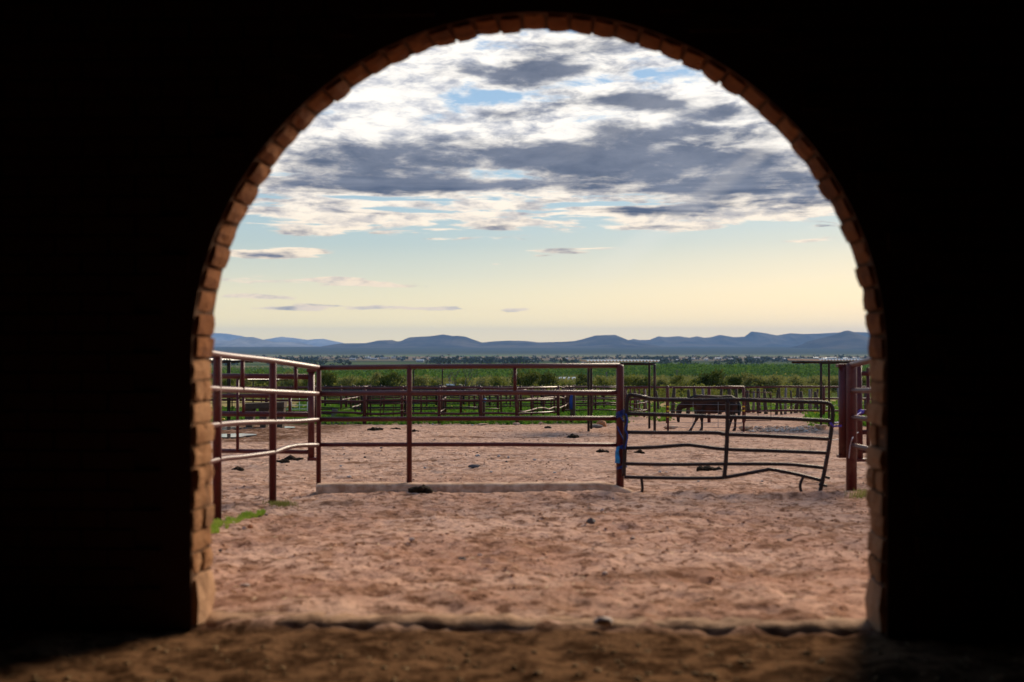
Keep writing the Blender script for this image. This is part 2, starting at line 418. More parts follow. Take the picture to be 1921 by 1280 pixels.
    fld.inputs['Scale'].default_value = 1.0
    land = n.mix(n.ss(y, 1500.0, 3000.0, 0.0, 0.8), land, n.mix(1.0, land, fld.outputs[0], 'MULTIPLY'))
    sc = n.noise(P, 0.02, 5, 0.7)
    land = n.mix(n.ss(sc, 0.5, 0.66, 0, 0.5), land, (0.04, 0.065, 0.02, 1))
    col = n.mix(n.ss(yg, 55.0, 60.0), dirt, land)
    bump = n.m('ADD', n.m('MULTIPLY', n.noise(P, 9, 6, 0.7), 0.8), n.m('MULTIPLY', f, 0.5))
    return pbsdf(n, col, 1.0, 0, 0.0, bump, 0.7, 0.06)
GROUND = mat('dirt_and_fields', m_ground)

def m_brick(c1, c2, c3):
    def f(n):
        P = obco(n); r = rnd(n)
        W_ = n.n('ShaderNodeVectorMath', operation='ADD'); n.put(W_.inputs[0], P)
        n.L.new(n.comb(n.m('MULTIPLY', r, 37.0), n.m('MULTIPLY', r, 11.0), 0.0), W_.inputs[1]); Q = W_.outputs[0]
        a = n.noise(Q, 7, 5, 0.65); g = n.noise(Q, 45, 4, 0.7)
        c = n.mix(r, c1, c2)
        c = n.mix(n.ss(a, 0.42, 0.68), c, c3)
        c = n.mix(n.ss(g, 0.54, 0.70, 0, 0.75), c, (0.10, 0.045, 0.022, 1))
        so_ = n.noise(pos(n), 2.2, 5, 0.7)
        c = n.mix(n.ss(so_, 0.50, 0.68, 0, 0.7), c, (0.09, 0.035, 0.018, 1))
        return pbsdf(n, c, 0.95, 0, 0.1, n.m('ADD', a, n.m('MULTIPLY', g, 0.7)), 1.0, 0.04)
    return f
BRICK = mat('fired_adobe_brick', m_brick((0.25, 0.088, 0.026, 1), (0.32, 0.122, 0.040, 1), (0.19, 0.060, 0.018, 1)))
PALEBRICK = mat('dusty_adobe_brick', m_brick((0.40, 0.19, 0.085, 1), (0.50, 0.265, 0.135, 1), (0.31, 0.135, 0.055, 1)))
MORTAR = mat('dark_mortar', lambda n: pbsdf(n, n.mix(n.noise(obco(n), 12, 4), (0.07, 0.032, 0.016, 1), (0.13, 0.062, 0.03, 1)), 0.95, 0, 0.1, n.noise(obco(n), 40, 5, 0.7), 0.6, 0.02))
SHADEBRICK = mat('shade_darkened_brick', lambda n: pbsdf(n, n.mix(n.noise(obco(n), 3.0, 5, 0.6), (0.038, 0.017, 0.014, 1), (0.075, 0.032, 0.025, 1)), 0.9, 0, 0.1, n.noise(obco(n), 30, 4), 0.5, 0.01))  # unlit barn interior: shade put into a near-black brick colour
OUTWALL = mat('outer_adobe', lambda n: pbsdf(n, n.mix(n.noise(obco(n), 3.0, 5, 0.6), (0.36, 0.19, 0.10, 1), (0.46, 0.27, 0.16, 1)), 0.95, 0, 0.1, n.noise(obco(n), 20, 5), 0.6, 0.02))
CONC = mat('dusty_concrete', lambda n: pbsdf(n, n.mix(n.ss(n.noise(pos(n), 5, 6, 0.65), 0.35, 0.65), (0.62, 0.41, 0.28, 1), (0.36, 0.20, 0.12, 1)), 0.95, 0, 0.1, n.noise(pos(n), 25, 5, 0.7), 0.5, 0.02))
def m_paint(c1, c2, rust, rough=0.42, spec=0.5):
    def f(n):
        P = pos(n); a = n.noise(P, 3.5, 6, 0.7); g = n.noise(P, 24, 4, 0.65)
        c = n.mix(a, c1, c2); w_ = n.noise(P, 1.1, 6, 0.75, 0.5); c = n.mix(n.ss(w_, 0.52, 0.66, 0, 0.5), c, n.mix(0.5, rust, (0.22, 0.10, 0.075, 1))); c = n.mix(n.ss(g, 0.54, 0.68, 0, 0.8), c, rust)
        rr = n.m('ADD', rough, n.m('MULTIPLY', n.m('SUBTRACT', g, 0.5), 0.35))
        return pbsdf(n, c, rr, 0, spec, g, 0.12, 0.004)
    return f
RED = mat('maroon_pipe_paint', m_paint((0.060, 0.006, 0.008, 1), (0.095, 0.012, 0.012, 1), (0.035, 0.012, 0.008, 1), 0.5, 0.3))
REDRAIL = mat('worn_maroon_paint', m_paint((0.065, 0.008, 0.009, 1), (0.10, 0.018, 0.016, 1), (0.08, 0.035, 0.022, 1), 0.44))
BLACK = mat('dark_rusted_pipe', m_paint((0.010, 0.006, 0.008, 1), (0.018, 0.009, 0.010, 1), (0.045, 0.018, 0.012, 1), 0.5, 0.25))
DARKPIPE = mat('far_pipe_paint', m_paint((0.060, 0.008, 0.010, 1), (0.10, 0.020, 0.018, 1), (0.025, 0.010, 0.009, 1), 0.5, 0.3))
PALEPIPE = mat('pale_pipe_paint', m_paint((0.19, 0.085, 0.07, 1), (0.12, 0.045, 0.038, 1), (0.06, 0.025, 0.018, 1), 0.6, 0.2))  # paler pipe colour for some far rails
def flat(name, col, rough=0.8, metal=0.0, spec=0.3):
    return mat(name, lambda n: pbsdf(n, n.mix(n.ss(n.noise(obco(n), 9, 4), 0.3, 0.7), (*[q*0.78 for q in col], 1), (*col, 1)), rough, metal, spec, n.noise(obco(n), 40, 3), 0.2, 0.01))
BLUE = flat('blue_twine', (0.012, 0.045, 0.24), 0.7)
LBLUE = flat('light_blue_strap', (0.03, 0.26, 0.62), 0.6)
PURPLE = flat('purple_rope', (0.09, 0.05, 0.36), 0.7)
CORD = flat('grey_cord', (0.42, 0.36, 0.40), 0.7)
YELLOW = flat('yellow_tape', (0.75, 0.45, 0.02), 0.6)
MANURE = flat('manure', (0.030, 0.019, 0.012), 1.0, 0.0, 0.05)
STONE = mat('field_stone', lambda n: pbsdf(n, n.mix(rnd(n), (0.30, 0.22, 0.19, 1), (0.50, 0.44, 0.41, 1)), 0.9, 0, 0.2, n.noise(obco(n), 18, 5), 0.5, 0.02))
DSTONE = flat('dark_stone', (0.10, 0.085, 0.085), 0.9)
REDSTONE = flat('red_stone', (0.42, 0.18, 0.08), 0.9)
CLOD = mat('dirt_clod', lambda n: pbsdf(n, n.mix(n.noise(pos(n), 3.0, 3), (0.26, 0.125, 0.07, 1), (0.52, 0.30, 0.19, 1)), 0.95, 0, 0.1))
TIN = mat('corrugated_tin', lambda n: pbsdf(n, n.mix(n.noise(obco(n), 4, 4), (0.55, 0.52, 0.48, 1), (0.75, 0.72, 0.66, 1)), 0.35, 0.6, 0.5))
WOOD = mat('weathered_wood', lambda n: pbsdf(n, n.mix(n.noise(pos(n), 5, 5), (0.035, 0.024, 0.018, 1), (0.10, 0.065, 0.045, 1)), 0.9, 0, 0.2))
GREYWOOD = mat('grey_wood', lambda n: pbsdf(n, n.mix(n.noise(pos(n), 5, 5), (0.12, 0.095, 0.085, 1), (0.22, 0.18, 0.165, 1)), 0.9, 0, 0.2))
WIRE = flat('galvanised_wire', (0.20, 0.20, 0.22), 0.6, 0.3)
WHITE = flat('white_paint', (0.78, 0.78, 0.76), 0.5)
WATER = mat('muddy_water', lambda n: pbsdf(n, (0.10, 0.08, 0.07), 0.03, 0, 0.6))
def m_leaf(c1, c2, trans=0.3):
    def f(n):
        P = pos(n); r = rnd(n)
        c = n.mix(n.ss(n.noise(P, 0.9, 4, 0.7), 0.3, 0.7), c1, c2)
        c = n.mix(n.m('MULTIPLY', r, 0.45), c, n.mix(0.5, c2, (0.16, 0.15, 0.03, 1)))
        d = n.n('ShaderNodeBsdfDiffuse'); n.put(d.inputs[0], c)
        t = n.n('ShaderNodeBsdfTranslucent'); n.put(t.inputs[0], c)
        m = n.n('ShaderNodeMixShader'); m.inputs[0].default_value = trans
        n.L.new(d.outputs[0], m.inputs[1]); n.L.new(t.outputs[0], m.inputs[2])
        return m.outputs[0]
    return f
LEAF = mat('mesquite_leaves', m_leaf((0.075, 0.095, 0.018, 1), (0.20, 0.205, 0.045, 1)))
DLEAF = mat('dark_leaves', m_leaf((0.04, 0.055, 0.013, 1), (0.09, 0.105, 0.025, 1)))
PALELEAF = mat('olive_leaves', m_leaf((0.13, 0.14, 0.04, 1), (0.27, 0.25, 0.085, 1)))
ORCH = mat('orchard_leaves', m_leaf((0.03, 0.075, 0.02, 1), (0.17, 0.27, 0.045, 1), 0.2))
TOWNLEAF = mat('valley_tree_leaves', m_leaf((0.02, 0.03, 0.02, 1), (0.04, 0.055, 0.025, 1), 0.1))
WEED = mat('weed_leaves', m_leaf((0.055, 0.15, 0.016, 1), (0.15, 0.28, 0.03, 1)))
GRASS = mat('grass_blades', m_leaf((0.16, 0.30, 0.025, 1), (0.36, 0.44, 0.08, 1)))
BARK = flat('bark', (0.07, 0.05, 0.035), 0.95)
GREYBARK = flat('dead_bark', (0.16, 0.13, 0.11), 0.95)
HILL = mat('desert_hill', lambda n: pbsdf(n, n.mix(n.ss(n.noise(pos(n), 0.0012, 6, 0.65), 0.35, 0.65), (0.022, 0.020, 0.018, 1), (0.105, 0.085, 0.060, 1)), 1.0, 0, 0.0))
HAZEHILL = mat('haze_paled_hill', lambda n: pbsdf(n, n.mix(n.ss(n.noise(pos(n), 0.0010, 6, 0.65), 0.35, 0.65), (0.12, 0.11, 0.10, 1), (0.30, 0.27, 0.23, 1)), 1.0, 0, 0.0))  # farthest ranges: distance haze put into a paler hill colour
HOUSEW = flat('house_wall', (0.42, 0.38, 0.34), 0.8)
ROOFG = flat('pale_roof', (0.40, 0.40, 0.42), 0.6)
ORANGE = flat('orange_wall', (0.62, 0.25, 0.12), 0.9)
COAT = mat('bay_coat', lambda n: pbsdf(n, n.mix(n.ss(n.noise(obco(n), 2.2, 4), 0.4, 0.7), (0.016, 0.008, 0.006, 1), (0.060, 0.020, 0.012, 1)), 0.7, 0, 0.15))
HAIR = flat('black_hair', (0.010, 0.008, 0.008), 0.6)
HOOF = flat('hoof_horn', (0.03, 0.024, 0.02), 0.6)
GLASS = flat('dark_glass', (0.02, 0.025, 0.03), 0.1)
RUBBER = flat('rubber', (0.02, 0.02, 0.02), 0.9)

# ================================================================== LARGE STRUCTURE
# ------------------------------------------------------------------ ground
def sinh_axis(lo, hi, c, a, n):
    s0 = -math.asinh((c-lo)/a); s1 = math.asinh((hi-c)/a)
    return c + a*np.sinh(np.linspace(s0, s1, n))
gx = sinh_axis(-27000, 27000, 0, 9, 300); gy = sinh_axis(-3000, 33500, 30, 12, 420)
X, Y = np.meshgrid(gx, gy); Z = gz(X, Y)
inside = np.clip(np.minimum(np.minimum(21.5-np.abs(X), 59-Y), Y+3.5)/1.5, 0, 1)
Z = Z - 0.12*inside
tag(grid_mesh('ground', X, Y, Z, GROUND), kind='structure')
fx = 22*np.sinh(2.2*np.linspace(-1, 1, 470))/math.sinh(2.2)
yl = [-4.0]
while yl[-1] < 60: yl.append(yl[-1] + (0.12 if yl[-1] < 5 else 0.045*(1+max(0, yl[-1]-7)/12)))
X, Y = np.meshgrid(fx, np.array(yl)); Z = gz(X, Y) + relief(X, Y)*np.clip((60-Y)/4, 0, 1)
# earth banked up against the outer side of the curb and along the old fence line to its right
bank = np.exp(-((Y-16.35)/0.28)**2)*(np.clip((X+2.9)/0.5, 0, 1)*np.clip((2.2-X)/0.8, 0, 1))*0.05
bank += np.exp(-((Y-16.55-0.25*np.sin(X*1.3))/0.22)**2)*np.clip((X-1.7)/0.6, 0, 1)*np.clip((7-X)/1.0, 0, 1)*0.05
Z = Z + bank
edge = np.clip(np.minimum(np.minimum(22-np.abs(X), 60-Y), Y+4)/1.0, 0, 1)
Z = Z - 0.25*(1-edge)
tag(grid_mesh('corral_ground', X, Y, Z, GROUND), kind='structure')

# ------------------------------------------------------------------ mountains
def mountains(name, prof, dist, depth, rough, seed, m=None):
    """a range: a crest whose height along its length follows prof [(column,row)...], with spurs and foot slopes"""
    pa = np.array(prof, float)
    us = np.linspace(pa[0, 0], pa[-1, 0], int((pa[-1, 0]-pa[0, 0])/1.3)+2)
    rows = np.interp(us, pa[:, 0], pa[:, 1])
    k = np.ones(3)/3; rows[1:-1] = np.convolve(rows, k, 'valid')
    crest_x = (us-960.5)/FPX*dist
    crest_z = EYE + (HZ-rows)/FPX*dist
    vs = np.linspace(-1, 1, 41)
    Xm = np.repeat(crest_x[None, :], len(vs), 0)
    Ym = dist + vs[:, None]*depth + fbm(crest_x/1500, crest_x*0+seed, 3, seed)[None, :]*depth*0.12
    base = EYE - drop(np.full(len(us), dist)) - 12
    prof_v = np.clip(1-np.abs(vs), 0, 1)[:, None]**1.35
    Zm = base[None, :] + (crest_z-base)[None, :]*prof_v
    spur = fbm(Xm/650+seed, Ym/900, 4, seed+40)
    gul = np.abs(fbm(Xm/330+seed*3, Ym/1500, 3, seed+60))
    Zm += rough*(1.5*spur - 1.1*gul)*np.minimum(prof_v, 0.8)*(1-prof_v)**0.5*np.maximum(crest_z-base, 20)[None, :]
    return tag(grid_mesh(name, Xm, Ym, Zm, m or HILL), kind='structure')
mountains('mountain_range', [(330, 640), (370, 628), (400, 625), (425, 626), (457, 631), (480, 640), (502, 636.5), (527, 632), (552, 634), (578, 638), (590, 636.5), (609, 636), (622, 638.7), (643, 643), (680, 652)], 31000, 2000, 0.5, 1, HAZEHILL)
mountains('mountain_range', [(330, 640), (400, 638), (429, 639.5), (457, 632.4), (478, 632.7), (495, 637.5), (517, 642), (543, 641.5), (568, 644), (594, 650), (620, 653)], 21000, 2000, 0.6, 2, HAZEHILL)
mountains('mountain_range', [(585, 653), (594, 651), (616, 647.6), (638, 644.4), (686, 644), (711, 638.7), (736, 638), (744, 640.6), (752, 640), (768, 633), (809, 630.8), (832, 627.6), (851, 631), (857, 630), (873, 631.7), (886, 636.5), (905, 643),
    (921, 641), (952, 639.4), (987, 640), (1010, 642.6), (1053, 641.6), (1079, 640), (1095, 636), (1118, 629.5), (1154, 628.5), (1165, 633), (1177, 638), (1199, 642), (1230, 648)], 14500, 1900, 0.55, 3)
mountains('mountain_range', [(1150, 648), (1174, 640), (1189, 636), (1199, 638), (1218, 638), (1235, 631), (1246, 633), (1272, 631), (1292, 634), (1305, 631), (1317, 634), (1331, 633), (1346, 628.5), (1374, 633), (1394, 632), (1408, 622), (1433, 625), (1456, 629.5), (1482, 625.5), (1508, 627), (1540, 626),
    (1564, 624.5), (1600, 623), (1630, 624), (1700, 626), (1780, 640)], 17500, 1900, 0.55, 4)
mountains('hill', [(1490, 654), (1510, 641), (1540, 634), (1565, 627), (1578, 621.5), (1588, 620.5), (1600, 624.5), (1620, 632), (1660, 640), (1740, 648)], 12500, 1300, 0.5, 5)

# ------------------------------------------------------------------ haze
hz = MB().box((0, 14800, 225), (56000, 39000, 600)).build('haze', GROUND)
tag(hz, kind='stuff')
hm = bpy.data.materials.new('air'); hm.use_nodes = True; t = hm.node_tree; t.nodes.clear()
ho = t.nodes.new('ShaderNodeOutputMaterial'); pv = t.nodes.new('ShaderNodeVolumePrincipled')
pv.inputs['Color'].default_value = (0.31, 0.55, 1.0, 1); pv.inputs['Density'].default_value = 3.4e-5; pv.inputs['Anisotropy'].default_value = 0.0
t.links.new(pv.outputs[0], ho.inputs['Volume']); hz.data.materials[0] = hm
hz['label'] = 'thin blue air over the whole valley'; 

# ------------------------------------------------------------------ barn with the arch
AR, SPR, TH = 1.99, 1.575, 0.36
BARN = empty('brick_barn', (0.143, 6.95, 0), 'dark brick barn we look out from, with a round arched doorway', 'barn', rz=R(-3))
HW, TOPZ, BACK = 6.2, 4.7, -11.0            # half width, wall height, back wall (barn frame)
def arch_wall():
    """front wall with an arched hole (a bit wider than the brick lining)"""
    r = AR+0.024; n = 48
    inner = [(-r, 0)] + [(r*math.cos(PI-PI*i/n), SPR+r*math.sin(PI*i/n)) for i in range(n+1)] + [(r, 0)]
    outer = []
    for (x, z) in inner:
        if z <= SPR: outer.append((-HW if x < 0 else HW, z))
        else:
            a = math.atan2(z-SPR, x); c, s = math.cos(a), math.sin(a)
            k = min(HW/abs(c) if abs(c) > 1e-6 else 1e9, (TOPZ-SPR)/s if s > 1e-6 else 1e9)
            outer.append((k*c, SPR+k*s))
    vs, fs = [], []
    zb = -0.3
    def f(x, z): return zb if z == 0 else z
    m = len(inner)
    for yy in (0.0, -TH):
        vs += [(x, yy, f(x, z)) for x, z in inner] + [(x, yy, f(x, z)) for x, z in outer]
    for i in range(m-1):
        a, b_, c, d = i, i+1, m+i+1, m+i
        fs.append((a, b_, c, d)); fs.append((2*m+d, 2*m+c, 2*m+b_, 2*m+a)); fs.append((a, 2*m+a, 2*m+b_, b_))
    # corners of the rectangle
    for sgn in (-1, 1):
        kk = [i for i in range(m) if (outer[i][0]*sgn > 0)]
        top = [i for i in kk if abs(outer[i][1]-TOPZ) < 1e-6]; side = [i for i in kk if abs(abs(outer[i][0])-HW) < 1e-6]
        it = max(top, key=lambda i: outer[i][0]*sgn); isd = max(side, key=lambda i: outer[i][1])
        q = len(vs); vs += [(sgn*HW, 0, TOPZ), (sgn*HW, -TH, TOPZ)]
        fs.append((m+it, q, m+isd)); fs.append((3*m+it, 3*m+isd, q+1))
    return vs, fs
vs, fs = arch_wall(); mb = MB().add(vs, fs)
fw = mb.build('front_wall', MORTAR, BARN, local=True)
# outer face plain adobe, inner face coloured with the indoor shade put in
fw.data.materials.append(OUTWALL); fw.data.materials.append(SHADEBRICK)
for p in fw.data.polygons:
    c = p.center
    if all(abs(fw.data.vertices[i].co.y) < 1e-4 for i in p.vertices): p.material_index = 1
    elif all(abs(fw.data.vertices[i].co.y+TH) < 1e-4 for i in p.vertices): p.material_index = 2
MB().box((-HW-0.2, BACK/2, TOPZ/2-0.15), (0.4, -BACK, TOPZ+0.3)).build('side_wall', SHADEBRICK, BARN, local=True)
MB().box((HW+0.2, BACK/2, TOPZ/2-0.15), (0.4, -BACK, TOPZ+0.3)).build('side_wall', SHADEBRICK, BARN, local=True)
MB().box((0, BACK-0.2, TOPZ/2-0.15), (2*HW+0.8, 0.4, TOPZ+0.3)).build('back_wall', SHADEBRICK, BARN, local=True)
MB().box((0, BACK/2, TOPZ+0.153), (2*HW+1.4, -BACK+1.3, 0.3)).build('roof', SHADEBRICK, BARN, local=True)
# bricks
def brick_mesh(name, sx, sy, sz, seed, m):
    rr = random.Random(seed)
    bm = bmesh.new(); bmesh.ops.create_cube(bm, size=1)
    bmesh.ops.subdivide_edges(bm, edges=list(bm.edges), cuts=1, use_grid_fill=True)
    m3 = min(sx, sy, sz)
    for v in bm.verts:
        on = [abs(abs(q)-0.5) < 1e-3 for q in v.co]; k = sum(on)
        pull = {3: 0.075, 2: 0.035, 1: -0.01}.get(k, 0)*m3*rr.uniform(0.5, 1.5)
        d_ = Vector([math.copysign(1, q) if o_ else 0 for q, o_ in zip(v.co, on)])
        v.co = Vector((v.co.x*sx, v.co.y*sy, v.co.z*sz)) - d_*pull + Vector((rr.uniform(-.0035, .0035), rr.uniform(-.004, .004), rr.uniform(-.0035, .0035)))
    me = bpy.data.meshes.new(name); bm.to_mesh(me); bm.free(); me.materials.append(m)
    return me
def put(me, name, parent, loc, rot=(0, 0, 0), scale=(1, 1, 1)):
    o = bpy.data.objects.new(name, me); COL.objects.link(o); o.parent = parent
    o.location = loc; o.rotation_euler = rot; o.scale = scale
    return o
NV = 45
vm = [brick_mesh('arch_brick', 0.20, TH-0.05, 0.131, 100+i, BRICK) for i in range(6)]
for i in range(NV):
    a = PI*(i+0.5)/NV
    rr = AR+0.10+random.uniform(-.010, .010)
    put(vm[i % 6], 'brick', BARN, (rr*math.cos(a), -TH/2+0.004+random.uniform(-.012, .012), SPR+rr*math.sin(a)), (random.uniform(-.03, .03), -a+random.uniform(-.035, .035), random.uniform(-.03, .03)))
long_m = [brick_mesh('stretcher_brick', 0.20, 0.334, 0.127, 200+i, PALEBRICK) for i in range(4)]
half_m = [brick_mesh('header_brick', 0.20, 0.162, 0.127, 220+i, PALEBRICK) for i in range(4)]
low_m = brick_mesh('base_block', 0.24, 0.33, 0.30, 240, OUTWALL)
for sgn in (-1, 1):
    z = 0.0; o = put(low_m, 'base_block', BARN, (sgn*(AR+0.10), -TH/2, 0.14), (0, 0, 0 if sgn > 0 else PI))
    z = 0.295; k = 0
    while z < SPR-0.05:
        hgt = (SPR-0.295)/10
        xx = sgn*(AR+0.10+random.uniform(-.014, .012))
        if k % 2:
            put(long_m[random.randrange(4)], 'brick', BARN, (xx, -TH/2, z+hgt/2), (0, random.uniform(-.03, .03), random.uniform(-.02, .02)))
        else:
            for yo in (-0.086, 0.086):
                put(half_m[random.randrange(4)], 'brick', BARN, (xx+random.uniform(-.012, .012), -TH/2+yo, z+hgt/2), (0, random.uniform(-.03, .03), random.uniform(-.02, .02)))
        z += hgt; k += 1
# brick courses of the inner face, indoor shade in their colour, one joined part
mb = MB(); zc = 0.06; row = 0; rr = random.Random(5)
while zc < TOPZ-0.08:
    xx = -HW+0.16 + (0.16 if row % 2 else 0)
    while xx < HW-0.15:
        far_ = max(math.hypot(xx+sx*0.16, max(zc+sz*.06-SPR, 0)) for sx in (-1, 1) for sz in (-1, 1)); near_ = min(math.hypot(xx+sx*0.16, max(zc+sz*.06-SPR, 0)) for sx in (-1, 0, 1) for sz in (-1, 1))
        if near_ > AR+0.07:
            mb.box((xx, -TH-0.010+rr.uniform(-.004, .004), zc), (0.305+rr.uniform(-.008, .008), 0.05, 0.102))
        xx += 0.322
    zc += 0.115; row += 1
tag(mb.build('brickwork', SHADEBRICK, BARN, local=True), kind='stuff')
# earth-covered sill in the doorway
sx = np.linspace(-AR+0.0, AR-0.0, 140); sy = np.array([-.29, -.285, -.26, -.235, -.20, -.15, -.09, -.03, 0.06, 0.14])
hh = np.array([-0.08, -0.06, -0.03, 0.000, 0.014, 0.020, 0.016, 0.010, -0.004, -0.08])
SX, SY = np.meshgrid(sx, sy); SZ = np.repeat(hh[:, None], len(sx), 1)
SZ = SZ + 0.018*fbm(SX*3, SY*3, 3, 61)+0.016*fbm(SX*11, SY*11, 2, 62)
SY = SY + 0.05*fbm(SX*1.6, SY*0, 3, 63)
sill = grid_mesh('sill', SX, SY, SZ, CONC); sill.parent = BARN
sill.data.materials[0] = mat('trodden_sill', lambda n: pbsdf(n, n.mix(n.ss(n.noise(pos(n), 6, 6, 0.65), 0.35, 0.65), (0.42, 0.25, 0.15, 1), (0.16, 0.08, 0.042, 1)), 0.95, 0, 0.1, n.noise(pos(n), 30, 5, 0.7), 0.6, 0.02))

# ------------------------------------------------------------------ curb
c0, c1 = gp(596, 16.72)[0], gp(1150, 16.72)[0]
cx_ = np.linspace(c0, c1+0.35, 90)
prof = [(-0.17, -0.1), (-0.165, 0.09), (-0.13, 0.125), (0.0, 0.135), (0.13, 0.125), (0.165, 0.09), (0.17, -0.1)]
CX = np.repeat(cx_[None, :], len(prof), 0)
CY = np.array([p[0] for p in prof])[:, None] + 16.75 + 0.03*np.sin(cx_*1.1)[None, :] + 0.06*np.clip(cx_-1.0, 0, 1)[None, :]
zb = gz(cx_, np.full(len(cx_), 16.75))
CZ = np.array([p[1] for p in prof])[:, None] + zb[None, :] + 0.02 + 0.012*fbm(CX*4, CY*4, 3, 71) - 0.16*np.clip((cx_-c1+0.25)/0.6, 0, 1)[None, :]**2
cb = grid_mesh('curb', CX, CY, CZ, CONC)
# close the left end
me = cb.data; bm = bmesh.new(); bm.from_mesh(me); bmesh.ops.holes_fill(bm, edges=[e for e in bm.edges if e.is_boundary and e.verts[0].co.x < c0+0.01 and e.verts[1].co.x < c0+0.01]); bm.to_mesh(me); bm.free()
tag(cb, kind='structure')

# ================================================================== FENCES AND GATES (near)
def post(parent, x, y, z0, z1, r, m, name='post', n=12, sub=None):
    mb = MB().tube([(x, y, z0), (x, y, z1-r*0.5), (x, y, z1-r*0.12), (x, y, z1)], [r, r, r*0.8, r*0.25], n)
    return mb.build(name, m, parent, True)
def spline(pts, k=6):
    P = [Vector(p) for p in pts]; out = []
    for i in range(len(P)-1):
        p0 = P[max(i-1, 0)]; p1 = P[i]; p2 = P[i+1]; p3 = P[min(i+2, len(P)-1)]
        for j in range(k):
            t = j/k
            out.append(0.5*((2*p1) + (p2-p0)*t + (2*p0-5*p1+4*p2-p3)*t*t + (3*p1-p0-3*p2+p3)*t**3))
    return out+[P[-1]]
def rail(parent, pts, r, m, name='rail', n=10, smooth_path=False):
    if smooth_path: pts = spline(pts)
    return MB().tube(pts, r, n).build(name, m, parent, True)
def L(px, py, d): return at(px, py, d)
DF = 16.8
# --- front run, behind the curb: posts at columns 598, 768, 1163
p0 = at(598, 908, DF)
FR = empty('pipe_fence', (p0.x, DF, float(gz(p0.x, DF))), 'maroon four-rail pipe fence standing in the low concrete curb', 'fence', 'near corral pipe fences')
for px, pt, r in ((598, 686, 0.036), (768, 684, 0.040), (1163, 684, 0.058)):
    q = at(px, pt, DF); post(FR, q.x, DF, float(gz(q.x, DF))-0.1, q.z, r, RED)
def railp(parent, pxy, d0, d1, r, m, sm=False, name='rail'):
    """rail through picture points, distance running from d0 to d1 along it"""
    a, b_ = pxy[0][0], pxy[-1][0]
    # straight run in plan between the two end points
    A = at(pxy[0][0], pxy[0][1], d0); B = at(pxy[-1][0], pxy[-1][1], d1)
    pts = []
    for px, py in pxy:
        k = (px-960.5)/FPX
        den_ = (B.x-A.x) - k*(B.y-A.y)
        t = (k*A.y - A.x)/den_ if abs(den_) > 1e-9 else 0
        d = A.y + t*(B.y-A.y)
        pts.append(at(px, py, d))
    return rail(parent, pts, r, m, name, smooth_path=sm)
dr = DF-0.03
railp(FR, [(598, 690), (700, 689), (768, 688), (960, 687), (1163, 686)], DF, DF, 0.037, REDRAIL)
railp(FR, [(598, 738), (768, 737.5), (960, 736.5), (1163, 737)], DF, DF, 0.036, REDRAIL)
railp(FR, [(598, 787), (768, 786), (960, 785), (1163, 785)], DF, DF, 0.034, RED)
railp(FR, [(598, 834.5), (768, 834), (960, 834), (1163, 835)], DF, DF, 0.030, RED)
q = at(966, 688, DF+0.01); MB().tube([(q.x, DF, q.z), (q.x, DF, at(966, 737, DF).z)], 0.026, 10).build('picket', RED, FR, True)
# --- left run, coming towards the barn: columns 598 (16.8 m), 512 (15.3 m), 408 (13.1 m), on to the left behind the wall
LP = [(408, 666, 970, 13.1), (512, 675, 940, 15.3)]
q = at(512, 940, 15.3)
LR = empty('pipe_fence', (q.x, 15.3, float(gz(q.x, 15.3))), 'left run of pipe fence with bent rails whose tops shine pale, nearest the arch', 'fence', 'near corral pipe fences')
for px, pt, pb, d in LP:
    q = at(px, pt, d); post(LR, q.x, d, float(gz(q.x, d))-0.25, q.z, 0.049, RED)
e = at(300, 650, 10.6)
post(LR, e.x, 10.6, float(gz(e.x, 10.6))-0.1, at(300, 640, 10.6).z, 0.049, RED)
def lrail(pts, r): return rail(LR, [at(px, py, d) for px, py, d in pts], r, REDRAIL, smooth_path=True)
lrail([(300, 646, 10.6), (408, 665, 13.05), (512, 677, 15.25), (597, 690, 16.78)], 0.040)
lrail([(300, 722, 10.6), (408, 730, 13.05), (460, 732, 14.3), (512, 735, 15.25), (597, 739, 16.78)], 0.037)
lrail([(300, 810, 10.6), (408, 797, 13.05), (455, 793, 14.15), (512, 791.5, 15.25), (552, 791, 16.05), (597, 787.5, 16.78)], 0.035)
lrail([(300, 895, 10.6), (408, 863, 13.05), (455, 857, 14.15), (512, 849, 15.25), (535, 841, 15.75), (560, 836, 16.2), (597, 835, 16.78)], 0.033)
for px, d in ((455, 14.15), (555, 16.1)):
    y1, y2 = (670, 733) if px < 500 else (684, 737)
    a, c = at(px, y1, d), at(px, y2, d)
    MB().tube([a, c], 0.027, 10).build('picket', RED, LR, True)
# --- gate swung open behind the left run
GD = 18.6
q = at(584, 862, GD)
LG = empty('pipe_gate', (q.x, GD, q.z), 'maroon pipe gate swung open behind the left fence run', 'gate', 'pipe gates swung open')
MB().tube([at(584, 862, GD), at(584, 697, GD)], 0.055, 12).build('stile', RED, LG, True)
MB().box(at(586, 695, GD), (0.16, 0.12, 0.05)).build('hinge_plate', RED, LG); MB().box(at(587, 861, GD), (0.16, 0.12, 0.05)).build('hinge_plate', RED, LG)
for yy, yl_, r in ((707, 705, 0.044), (743.5, 742, 0.034), (778, 776, 0.042), (848, 845, 0.036)):
    rail(LG, [at(584, yy, GD), at(340, yl_, GD+0.6)], r, RED)
for px, y1, y2 in ((446, 711, 846), (457, 744, 777), (544, 744, 778)):
    MB().tube([at(px, y1, GD+0.3), at(px, y2, GD+0.3)], 0.026, 8).build('bar', RED, LG, True)
